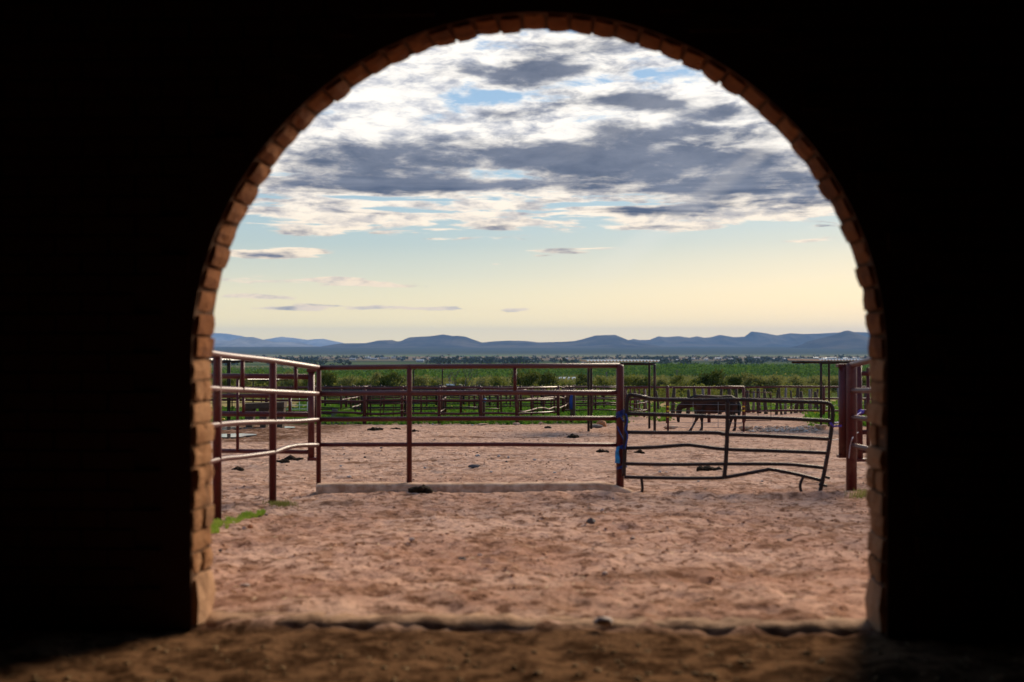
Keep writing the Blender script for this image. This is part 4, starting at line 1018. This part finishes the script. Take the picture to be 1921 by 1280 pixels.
# manure
MAN = [(789, 922, 40, 18, 'dark manure heap against the curb at the foot of the middle fence post'), (548, 864, 32, 8, 'flat manure pile behind the left run, right one of two close together'), (530, 868, 24, 7, 'flat manure pile behind the left run, left one of two close together'),
       (446, 881, 24, 8, 'dark manure pile behind the left run near the arch'), (704, 808, 27, 6, 'long manure pile far out left of the middle post'), (742, 806, 20, 3, 'thin manure streak just left of the middle post, far out'), (779, 810, 14, 4, 'small manure pile just right of the middle post, far out'),
       (1075, 821, 24, 5, 'manure streak in the dirt below the tin shelter'), (1130, 849, 22, 9, 'manure pile left of the tied post'), (1199, 852, 18, 10, 'peaked manure pile seen through the bent panel, left part'), (1330, 883, 44, 8, 'wide manure pile seen through the bent panel near its middle bar'), (1028, 803, 12, 4, 'small dark pile at the dirt edge below the middle pens')]
for i, (px, py, w, h, lab) in enumerate(MAN):
    d = 16.3 if i == 0 else onground(px, py); x, y = gp(px, d); g = float(gz(x, y))+(0.045 if i == 0 else 0); rx = w/FPX*d/2; rz = h/FPX*d
    mb = MB(); rr = random.Random(30+i)
    for k in range(16):
        t = rr.uniform(-1, 1); s_ = rr.uniform(0.16, 0.34)*min(rx, rz*2.2)+0.01
        mb.lump((x+t*rx*0.85, y+rr.uniform(-.5, .5)*rx, g+rz*0.5*(1-abs(t))*rr.uniform(.1, .9)+0.015), s_*1.3, s_*1.2, s_, .3, rr.random(), 1)
    tag(mb.rooted('manure_pile', MANURE, (x, y, g), True), lab, 'manure', 'manure piles in the corral')
# stones lying on the dirt
ORD = ['first', 'second', 'third', 'fourth', 'fifth', 'sixth', 'seventh', 'eighth', 'ninth', 'tenth', 'eleventh', 'twelfth', 'thirteenth', 'fourteenth', 'fifteenth', 'sixteenth', 'seventeenth', 'eighteenth', 'nineteenth', 'twentieth']
ORD += ['twenty-'+q for q in ORD[:9]] + ['thirtieth']
ST = [(867, 1052, 19, 14, 'd', 'dark rounded stone in the foreground, left of centre'), (1108, 982, 22, 15, 'd', 'dark wedge-shaped stone in the foreground dirt right of centre'), (772, 1017, 14, 9, 's', 'small grey stone left of the dark rounded stone'), (458, 990, 10, 8, 's', 'pale stone at the edge of the grass tuft'),
      (470, 987, 12, 9, 'r', 'reddish stone beside the grass tuft'), (414, 1033, 10, 8, 'd', 'grey stone by the foot of the left brick jamb'), (500, 967, 10, 6, 's', 'pale flat stone by the post at the left'), (897, 857, 14, 6, 's', 'grey stone in the scattered row beyond the curb'),
      (890, 876, 26, 9, 'd', 'low heap of dark stones beyond the middle of the curb'), (936, 858, 8, 5, 's', None), (954, 860, 8, 5, 's', None), (950, 867, 8, 4, 'd', None), (1003, 864, 9, 5, 's', None), (1040, 888, 10, 6, 's', None), (797, 877, 8, 5, 's', None),
      (1238, 887, 9, 5, 's', None), (921, 885, 8, 5, 's', None), (1380, 930, 14, 7, 's', None), (1130, 955, 9, 6, 's', None), (1015, 1050, 20, 9, 's', None), (900, 1042, 12, 6, 's', None), (460, 1100, 22, 8, 's', None), (1135, 1075, 14, 7, 's', None),
      (645, 842, 10, 4, 's', None), (715, 842, 8, 4, 'd', None), (685, 858, 8, 4, 'd', None), (655, 893, 12, 5, 's', None), (640, 875, 9, 5, 's', None), (790, 801, 7, 4, 's', None), (812, 797, 7, 4, 's', None), (887, 799, 8, 4, 's', None), (1250, 888, 7, 4, 's', None), (1150, 935, 7, 5, 's', None), (1310, 905, 8, 4, 's', None), (1430, 905, 8, 4, 's', None), (1390, 957, 10, 5, 's', None), (1186, 1010, 12, 6, 's', None), (1480, 1010, 12, 6, 'd', None)]
plain = [t_ for t_ in ST if t_[5] is None]
zone = lambda t_: 'in the foreground dirt' if t_[1] > 928 else ('seen through the bent panel' if t_[0] > 1165 else ('just behind the curb fence' if t_[1] > 820 else 'along the far weedy edge'))
for i, (px, py, w, h, k, lab) in enumerate(ST):
    if lab is None:
        me_ = (px, py, w, h, k, lab); lst = sorted((t_ for t_ in plain if zone(t_) == zone(me_)), key=lambda t_: t_[0])
        lab = '%s small loose stone from the left %s' % (ORD[lst.index(me_)], zone(me_))
    rock('stone', px, py, w*0.8, h*0.9, {'s': STONE, 'd': DSTONE, 'r': REDSTONE}[k], lab, 'stone', 'loose stones on the dirt', 60+i, 0.22, lv=1 if w < 12 else 2)
q = at(1135, 1165, 6.47)
tag(MB().lump((q.x, 6.62, 0.05), 0.055, .04, .028, .2, 8, 2).rooted('stone', STONE, (q.x, 6.62, 0.03), True), 'pale stone on the doorway sill, just right of the middle', 'stone', 'loose stones on the dirt')

# ================================================================== STUFF
def lumps_np(name, C, S, m, kind='stuff'):
    """many little octahedral clods in one mesh"""
    base_ = np.array([(1, 0, 0), (-1, 0, 0), (0, 1, 0), (0, -1, 0), (0, 0, 1), (0, 0, -.5)], float)
    tri = np.array([(0, 2, 4), (2, 1, 4), (1, 3, 4), (3, 0, 4), (2, 0, 5), (1, 2, 5), (3, 1, 5), (0, 3, 5)])
    n = len(C); k = RNG.uniform(.65, 1.25, (n, 6, 1)); a = RNG.uniform(0, 2*PI, n)
    B_ = base_[None]*k*S[:, None, :]
    ca, sa = np.cos(a)[:, None], np.sin(a)[:, None]
    Bx = B_[..., 0]*ca - B_[..., 1]*sa; By = B_[..., 0]*sa + B_[..., 1]*ca
    V = np.stack([Bx, By, B_[..., 2]], -1) + C[:, None, :]
    F = (tri[None] + (np.arange(n)*6)[:, None, None]).reshape(-1, 3)
    me = bpy.data.meshes.new(name)
    me.vertices.add(n*6); me.loops.add(F.size); me.polygons.add(len(F))
    me.vertices.foreach_set('co', V.reshape(-1).astype(np.float32)); me.loops.foreach_set('vertex_index', F.reshape(-1).astype(np.int32))
    me.polygons.foreach_set('loop_start', np.arange(0, F.size, 3, dtype=np.int32)); me.update(calc_edges=True); me.materials.append(m); me.shade_smooth()
    o = bpy.data.objects.new(name, me); COL.objects.link(o); return tag(o, kind=kind)
n = 12000
cy_ = 7.2 + (RNG.random(n)**1.4)*42; cx2 = (RNG.random(n)-0.45)*0.72*(cy_+1)
keep = (fbm(cx2*0.5, cy_*0.5, 3, 77) > -0.15) & (RNG.random(n) < np.clip((cy_-5)/9, .25, 1))
cx2, cy_ = cx2[keep], cy_[keep]
s = (0.005+0.016*RNG.random(len(cx2))**2.5)*(1+0.02*cy_)
cz_ = gz(cx2, cy_)+relief(cx2, cy_)
lumps_np('dirt_clods', np.stack([cx2, cy_, cz_], 1), np.stack([s*1.3, s*1.1, s*.75], 1), CLOD)
n = 2600
ys_ = 7.5+38*RNG.random(n)**1.5; xs_ = (RNG.random(n)-0.45)*0.7*(ys_+1); Cs = np.stack([xs_, ys_, gz(xs_, ys_)+relief(xs_, ys_)+.008], 1)
tag(quads('straw', leaf_quads(Cs, RNG.uniform(.025, .07, n)*(1+0.02*ys_), 0.92, RNG, 0.16), flat('straw_flecks', (0.60, 0.44, 0.27), 0.9)), kind='stuff')
n = 500
fx2 = RNG.uniform(-2.6, 2.8, n); fy2 = RNG.uniform(4.6, 6.35, n); s = RNG.uniform(.006, .022, n)
lumps_np('floor_litter', np.stack([fx2, fy2, gz(fx2, fy2)+relief(fx2, fy2)], 1), np.stack([s*1.6, s*1.2, s*.6], 1), mat('litter', lambda n_: pbsdf(n_, n_.mix(n_.noise(pos(n_), 4.0, 3), (0.10, 0.06, 0.03, 1), (0.34, 0.22, 0.11, 1)), 0.95, 0, 0.1)))
# rubble heap behind the bent panel
n = 420
py_ = RNG.uniform(789, 812, n); px_ = RNG.uniform(1402, 1532, n); dd = np.interp(py_, [785, 815], [54, 45.5])
xx, yy = (px_-960.5)/FPX*dd, dd
s = 0.03+0.10*RNG.random(n)**2
lumps_np('rubble', np.stack([xx, yy, gz(xx, yy)+.03], 1), np.stack([s*1.4, s, s*.7], 1), mat('rubble_stone', lambda n_: pbsdf(n_, n_.ramp(n_.noise(pos(n_), 3.5, 3), [(0.3, (0.24, 0.12, 0.075)), (0.5, (0.40, 0.27, 0.20)), (0.62, (0.50, 0.44, 0.40)), (0.7, (0.16, 0.12, 0.11))]), 0.95, 0, 0.1)))
# weeds between the pens
def weeds(name, xy, h, size, per, m, flat_=0.2):
    n = len(xy); C = np.repeat(np.concatenate([xy, gz(xy[:, 0], xy[:, 1])[:, None]], 1), per, 0)
    hh_ = np.repeat(h, per)
    C[:, 0] += RNG.normal(0, 1, n*per)*hh_*0.45; C[:, 1] += RNG.normal(0, 1, n*per)*hh_*0.45; C[:, 2] += RNG.random(n*per)*hh_
    return tag(quads(name, leaf_quads(C, size*RNG.uniform(.6, 1.4, n*per), flat_), m), kind='stuff')
n = 4200
d_ = RNG.uniform(56.5, 128, n); p_ = RNG.uniform(560, 1175, n)
d_ = np.maximum(d_, 57.2 + 2.2*fbm(p_/60, p_*0, 3, 9) + np.where(p_ > 1060, 2.5, 0))
xy = np.stack([(p_-960.5)/FPX*d_, d_], 1)
weeds('weeds', xy, RNG.uniform(.10, .32, n), 0.20, 9, WEED)
n = 1500
d_ = RNG.uniform(62, 118, n); p_ = RNG.uniform(1165, 1640, n); k = (fbm(p_/40, d_/6, 3, 8) > -0.2) & ((d_ > 82) | (p_ < 1260))
xy = np.stack([(p_-960.5)/FPX*d_, d_], 1)[k]
weeds('weeds', xy, RNG.uniform(.15, .45, len(xy)), 0.22, 9, WEED)
n = 260
d_ = RNG.uniform(54, 74, n); p_ = 1515+120*RNG.random(n)
xy = np.stack([(p_-960.5)/FPX*d_, d_], 1); weeds('weeds', xy, RNG.uniform(.15, .5, n), 0.2, 10, WEED)
n = 420
d_ = RNG.uniform(62, 92, n); p_ = RNG.uniform(395, 600, n)
xy = np.stack([(p_-960.5)/FPX*d_, d_], 1); weeds('weeds', xy, RNG.uniform(.1, .3, n), 0.2, 9, WEED)
def blades(name, C, h, w, m, lean=0.35):
    n = len(C); a = RNG.uniform(0, 2*PI, n); l = RNG.uniform(0, lean, n)*h; b2 = RNG.uniform(0, 2*PI, n)
    dxy = np.stack([np.cos(a)*w, np.sin(a)*w, np.zeros(n)], 1); tip = np.stack([np.cos(b2)*l, np.sin(b2)*l, h], 1)
    V = np.stack([C-dxy, C+dxy, C+tip*0.6+dxy*0.7, C+tip], 1)
    return tag(quads(name, V, m), kind='stuff')
n = 3500
d_ = RNG.uniform(60.6, 63, n); p_ = RNG.normal(648, 14, n); h_ = RNG.uniform(.3, .85, n)*np.exp(-((p_-648)/24)**2)
C = np.stack([(p_-960.5)/FPX*d_, d_, gz((p_-960.5)/FPX*d_, d_)], 1); blades('tall_grass', C, h_, 0.012, WEED, .6)
n = 6500
u, v = RNG.random(n), RNG.random(n)
p_ = 385+u*112; d_ = 12.0+1.95*u + (v-0.5)*(1.3-0.8*u)
k = fbm(p_/12, d_*3, 3, 12) > -0.25 + 0.3*(np.abs(v-0.5)*2)**2
p_, d_ = p_[k], d_[k]
C = np.stack([(p_-960.5)/FPX*d_, d_, gz((p_-960.5)/FPX*d_, d_)], 1); blades('grass', C, RNG.uniform(.02, .06, len(C)), 0.004, GRASS, .9)
n = 500
p_ = RNG.normal(528, 13, n); d_ = 15.0+RNG.normal(0, .18, n)
C = np.stack([(p_-960.5)/FPX*d_, d_, gz((p_-960.5)/FPX*d_, d_)], 1); blades('grass', C, RNG.uniform(.02, .07, n), 0.004, PALELEAF, .9)
n = 300
p_ = RNG.normal(1612, 12, n); d_ = 16.5+RNG.normal(0, .25, n)
C = np.stack([(p_-960.5)/FPX*d_, d_, gz((p_-960.5)/FPX*d_, d_)], 1); blades('grass', C, RNG.uniform(.03, .12, n), 0.005, PALELEAF, .9)
# yellow flowers among the weeds
n = 60
d_ = RNG.uniform(58, 90, n); p_ = np.where(RNG.random(n) < .6, RNG.uniform(790, 1000, n), RNG.uniform(1500, 1600, n)); C = np.stack([(p_-960.5)/FPX*d_, d_, gz((p_-960.5)/FPX*d_, d_)+.45], 1)
tag(quads('flowers', leaf_quads(C, 0.16), YELLOW), kind='stuff')

# ================================================================== TREES
def crown_pts(rng, n, rx, ry, rz, clumps=26):
    """leaf centres in clumps through a ragged ellipsoid"""
    c = rng.normal(size=(clumps, 3)); c /= np.linalg.norm(c, axis=1)[:, None]
    c *= (rng.random(clumps)**0.45)[:, None]*0.82; c[:, 2] = np.maximum(c[:, 2], -0.55)
    cs = rng.uniform(.16, .34, clumps)
    i = rng.integers(0, clumps, n); p = c[i] + rng.normal(size=(n, 3))*cs[i][:, None]*0.62
    return p*np.array([rx, ry, rz])
PROTO = []
for k in range(5):
    rng = np.random.default_rng(100+k); rr = random.Random(k)
    P = crown_pts(rng, 2000, 1.0, 0.9, 0.55, 24+2*k); P[:, 2] += 0.50
    P[:, 2] = np.maximum(P[:, 2], 0.02+0.12*rng.random(len(P)))
    V = leaf_quads(P, rng.uniform(.07, .15, len(P)), 0.2, rng)
    cm = quads('crown', V, LEAF); cmesh = cm.data; bpy.data.objects.remove(cm)
    mb = MB()
    for j in range(4):
        a = 2*PI*j/4+rr.uniform(-.5, .5); l = rr.uniform(.4, .7)
        mb.tube([(0, 0, -0.05), (math.cos(a)*l*.25, math.sin(a)*l*.25, .25), (math.cos(a)*l*.6, math.sin(a)*l*.6, .5), (math.cos(a)*l, math.sin(a)*l, .75+rr.uniform(-.1, .15))], [.055, .04, .025, .01], 6)
    tme = bpy.data.meshes.new('trunk'); tme.from_pydata([tuple(v) for v in mb.v], [], mb.f); tme.update(); tme.shade_smooth(); tme.materials.append(BARK)
    variants = {}
    for nm, m in (('g', LEAF), ('d', DLEAF), ('p', PALELEAF)):
        c2 = cmesh.copy(); c2.materials.clear(); c2.materials.append(m); variants[nm] = c2
    PROTO.append((variants, tme))
TREES = [ # column, top row, half width in photo pixels, kind, distance, label
 (420, 705, 26, 'g', 150, 'green tree at the left edge behind the small pale-roofed shelter'), (458, 703, 24, 'p', 160, 'yellow-green tree above the left end of the small pale roof'), (500, 699, 26, 'g', 155, 'rounded green tree above the small pale-roofed shelter'), (545, 697, 24, 'p', 150, 'yellow-green tree behind the open left gate'), (578, 703, 20, 'g', 150, 'green tree just left of the corner fence post'),
 (616, 695, 22, 'd', 145, 'dark tall tree just right of the corner fence post'), (650, 706, 20, 'p', 150, 'low yellow-green tree right of the dark tall tree'), (683, 706, 22, 'g', 150, 'low green tree midway between the first two fence posts'), (708, 699, 18, 'p', 152, 'yellow-green tree crown left of the broad tree'), (736, 696, 32, 'd', 145, 'broad dark tree left of the middle fence post'),
 (790, 704, 22, 'p', 150, 'autumn-tinged tree right of the middle fence post'), (818, 711, 20, 'g', 145, 'low green bushy tree left of the bare tree'), (866, 704, 18, 'g', 165, 'green tree behind the bare tree'), (905, 711, 20, 'p', 150, 'low yellow-green tree right of the bare tree'), (930, 704, 24, 'g', 155, 'green tree left of the fence picket'),
 (986, 695, 30, 'd', 145, 'broad dark tree right of the fence picket'), (1030, 698, 26, 'd', 150, 'dark tree left of the white-roofed building'), (1062, 712, 26, 'g', 145, 'low green tree in front of the white-roofed building'), (1094, 702, 22, 'd', 160, 'dark tree right of the white-roofed building'), (1130, 706, 26, 'g', 150, 'green tree under the tin shelter roof'),
 (1180, 702, 24, 'g', 150, 'green tree right of the tied post'), (1208, 706, 20, 'd', 148, 'dark small tree left of the right shelter post'), (1240, 704, 24, 'p', 150, 'olive tree right of the tin shelter'), (1272, 704, 24, 'g', 150, 'green tree left of the big dark tree behind the horse'), (1340, 692, 34, 'd', 148, 'big dark domed tree behind the horse'),
 (1376, 703, 20, 'd', 150, 'small dark tree against the big domed tree, right side'), (1408, 700, 24, 'p', 150, 'olive tree above the wooden stakes, left of a twin'), (1446, 699, 28, 'p', 150, 'olive tree above the wooden stakes, right of a twin'), (1490, 707, 28, 'p', 160, 'low pale olive tree above the right end of the bent panel'), (1530, 706, 26, 'p', 165, 'low pale olive tree left of the right shelter post'), (1580, 706, 30, 'p', 165, 'low pale olive tree behind the heavy end post'), (1310, 708, 20, 'g', 160, 'low green tree left below the big domed tree'),
 (1625, 704, 26, 'g', 160, 'green tree at the right edge of the arch')]
def tree(px, top, hw, kind, d, label, i, group='trees behind the pens'):
    x, y = gp(px, d); g = float(gz(x, y)); h = at(px, top, d).z - g; w = hw/FPX*d
    E = empty('mesquite_tree', (x, y, g), label, 'tree', group, rz=(i*1.7) % 6.28)
    var, tme = PROTO[i % 5]
    sc = (w*1.15, w*1.15, h/1.02)
    for nm, me_ in (('trunk', tme), ('crown', var[kind])):
        o = bpy.data.objects.new(nm, me_); COL.objects.link(o); o.parent = E; o.scale = sc
for i, t_ in enumerate(TREES): tree(*t_, i)
# bare tree
q = gp(862, 140); g = float(gz(*q)); rr = random.Random(3)
E = empty('bare_tree', (q[0], q[1], g), 'leafless spreading tree between the middle post and the picket', 'tree', 'trees behind the pens')
mb = MB()
def branch(p, d_, l, r, lev):
    e_ = p + d_*l; m_ = p + d_*l*.5 + Vector((rr.uniform(-.1, .1), rr.uniform(-.1, .1), rr.uniform(0, .1)))*l
    mb.tube([p, m_, e_], [r, r*.8, r*.55], 5)
    if lev:
        for _ in range(3):
            branch(e_, (d_+Vector((rr.uniform(-.8, .8), rr.uniform(-.8, .8), rr.uniform(-.2, .45)))).normalized(), l*rr.uniform(.55, .8), r*.5, lev-1)
zz = Vector((q[0], q[1], g))
for a in (-0.85, -0.25, 0.35, 0.9): branch(zz, Vector((a, rr.uniform(-.3, .3), .8)).normalized(), 1.7, .10, 3)
mb.build('branches', GREYBARK, E, True)
# orchard and scrub, joined: nobody could count them
def canopy(name, P, rad, per, m, hscale=0.8, size=0.42, flat_=0.3):
    n = len(P); z = gz(P[:, 0], P[:, 1])
    C = RNG.normal(size=(n*per, 3)); C /= np.linalg.norm(C, axis=1)[:, None]; C *= (RNG.random(n*per)**0.4)[:, None]
    rr_ = np.repeat(rad, per); C[:, 0] *= rr_; C[:, 1] *= rr_; C[:, 2] = (C[:, 2]*0.5+0.55)*rr_*2*hscale
    C[:, 0] += np.repeat(P[:, 0], per); C[:, 1] += np.repeat(P[:, 1], per); C[:, 2] += np.repeat(z, per)
    return tag(quads(name, leaf_quads(C, rr_*size*RNG.uniform(.7, 1.4, n*per), flat_), m), kind='stuff')
rows = []
for d in np.arange(520, 1500, 9.0):
    xs = np.arange((905-960)/FPX*d, (1760-960)/FPX*d, 7.5); xs = xs + RNG.normal(0, .7, len(xs))
    rows.append(np.stack([xs, np.full(len(xs), d)+RNG.normal(0, .7, len(xs))], 1))
P = np.concatenate(rows); P = P[(fbm(P[:, 0]/60, P[:, 1]/90, 3, 15) > -0.42) & (RNG.random(len(P)) < np.clip(1.5-P[:, 1]/1600, 0.3, 1))]
canopy('orchard', P, RNG.uniform(3.2, 4.6, len(P)), 20, ORCH, 0.85)
rows = []
for d in np.arange(300, 1500, 14.0):
    xs = np.arange((360-960)/FPX*d, (935-960)/FPX*d, 8.5); xs = xs + RNG.normal(0, 1.6, len(xs))
    rows.append(np.stack([xs, np.full(len(xs), d)+RNG.normal(0, 2, len(xs))], 1))
P = np.concatenate(rows); P = P[RNG.random(len(P)) < np.clip(1.2-P[:, 1]/1700, 0.3, .9)]
canopy('orchard', P, RNG.uniform(2.0, 3.4, len(P)), 18, ORCH, 0.75)
n = 1500
d_ = RNG.uniform(170, 520, n); p_ = RNG.uniform(390, 1680, n); P = np.stack([(p_-960.5)/FPX*d_, d_], 1)
canopy('scrub', P, RNG.uniform(.8, 2.0, n), 40, PALELEAF, 0.7, 0.3)
n = 260
d_ = RNG.uniform(112, 175, n); p_ = RNG.uniform(385, 1680, n); P = np.stack([(p_-960.5)/FPX*d_, d_], 1)
canopy('scrub', P, RNG.uniform(.5, 1.25, n), 130, LEAF, 0.8, 0.22)
n = 1500
d_ = RNG.uniform(1900, 5600, n)*1.0; p_ = RNG.uniform(380, 1700, n); k = fbm(p_/70, d_/500, 3, 19) > -0.02
P = np.stack([(p_-960.5)/FPX*d_, d_], 1)[k]
canopy('valley_trees', P, RNG.uniform(5, 13, len(P)), 14, TOWNLEAF, 0.6, 0.7)

# ================================================================== FAR BUILDINGS
def house(px, d, w, h, dp, label, wm=HOUSEW, rm=ROOFG, group='houses on the valley floor', name='house', flatroof=False):
    x, y = gp(px, d); g = float(gz(x, y)); z0 = g-1.0
    E = empty(name, (x, y, g), label, 'house' if name == 'house' else 'building', group)
    MB().box((x, y, z0+(h+1)/2), (w, dp, h+1)).build('wall', wm, E)
    rh = 0.3 if flatroof else h*0.45; o = 0.04*w
    zt = g+h+.003
    MB().add([(x-w/2-o, y-dp/2-o, zt), (x+w/2+o, y-dp/2-o, zt), (x+w/2+o, y+dp/2+o, zt), (x-w/2-o, y+dp/2+o, zt), (x-w/2-o, y, zt+rh), (x+w/2+o, y, zt+rh)],
             [(0, 3, 2, 1), (0, 1, 5, 4), (2, 3, 4, 5), (0, 4, 3), (1, 2, 5)]).build('roof', rm, E)
    for t in (-.25, .25):
        MB().box((x+t*w, y-dp/2-.02, g+h*.5), (w*.14, .1, h*.35)).build('window', GLASS, E)
    return E
hr = random.Random(12)
HOUSES = [(662, 4200), (690, 4900), (702, 4300), (722, 4600), (738, 5000), (754, 4400), (788, 3300), (812, 4700), (848, 4500), (900, 3600), (912, 4300), (965, 4600), (1002, 3000), (1095, 2700), (1062, 4200), (1270, 3500), (1296, 4400), (1325, 4000), (1347, 4700), (1372, 3800), (1420, 4900), (1452, 4500), (1472, 4200), (1490, 4800), (1507, 4300), (1528, 5000), (1546, 4500), (1560, 4800), (1585, 4300), (1606, 4700)]
HORD = {p: k for k, p in enumerate(sorted(q[0] for q in HOUSES))}
for i, (px, d) in enumerate(HOUSES):
    house(px, d, hr.uniform(14, 34)*d/4500, hr.uniform(4, 6), hr.uniform(9, 14), '%s tiny pale house from the left among the valley town trees' % ORD[HORD[px]], HOUSEW, hr.choice([ROOFG, ROOFG, ROOFG, WHITE]))
E = house(1064, 330, 4.4, 1.5, 3.5, 'long low building with a white roof among the trees right of the picket', HOUSEW, WHITE, None, 'farm_building')
house(1060, 300, 1.5, 1.4, 1.4, 'small orange-walled shed in front of the white-roofed building', ORANGE, ORANGE, None, 'shed', True)
# pickup truck parked beyond the pens
def pickup(px, d, label, m=WHITE):
    x, y = gp(px, d); g = float(gz(x, y)); E = empty('pickup_truck', (x, y, g), label, 'pickup truck', rz=R(62))
    def sec(pts, y0, y1):
        n = len(pts); V = [(a, y0, b2) for a, b2 in pts]+[(a, y1, b2) for a, b2 in pts]
        return MB().add(V, [tuple(range(n)), tuple(range(2*n-1, n-1, -1))]+[(i, n+i, n+(i+1) % n, (i+1) % n) for i in range(n)])
    sec([(-2.6, .45), (2.6, .45), (2.65, .8), (2.5, 1.05), (1.2, 1.12), (.75, 1.75), (-.65, 1.8), (-.8, 1.1), (-2.6, 1.1)], -.9, .9).build('body', m, E, local=True)
    for s_ in (-1, 1):
        sec([(.95, 1.15), (.65, 1.66), (-.55, 1.7), (-.62, 1.15)], s_*.915, s_*.905).build('window', GLASS, E, local=True)
    for a in (-1.7, 1.7):
        for b2 in (-.85, .85):
            MB().tube([(a, b2-.12, .36), (a, b2+.12, .36)], .36, 16).build('wheel', RUBBER, E, local=True)
    return E
pickup(850, 150, 'white pickup truck parked under the bare tree beyond the pens')
# thin tall poles standing in the pens
for px, top, d, lab in ((776, 691, 70, 'thin dark pole with a bent top right of the middle fence post'), (830, 691, 70, 'thin dark pole left of the bare tree')):
    x, y = gp(px, d); g = float(gz(x, y)); zt = at(px, top, d).z
    o = MB().tube(spline([(x, y, g-.1), (x, y, zt-.4), (x+.02, y, zt-.1), (x+(.14 if px < 800 else -.05), y, zt)]), .04, 7).rooted('pole', BLACK, (x, y, g), True)
    tag(o, lab, 'pole', 'thin poles in the pens')
for i, (px, top, d) in enumerate(((1138, 698, 420), (1270, 694, 420), (1190, 676, 2500), (975, 681, 1500), (842, 664, 4000))):
    x, y = gp(px, d); g = float(gz(x, y)); h = at(px, top, d).z-g
    o = MB().tube([(x, y, g), (x, y, g+h)], 0.0003*d+.05, 6); o.tube([(x-.0015*d, y, g+h*.9), (x+.0015*d, y, g+h*.9)], 0.0002*d+.03, 5)
    tag(o.rooted('utility_pole', GREYWOOD, (x, y, g)), '%s tiny pale utility pole from the left in the green valley' % ORD[[842, 975, 1138, 1190, 1270].index(px)], 'utility pole', 'utility poles in the valley')
bpy.context.view_layer.update()
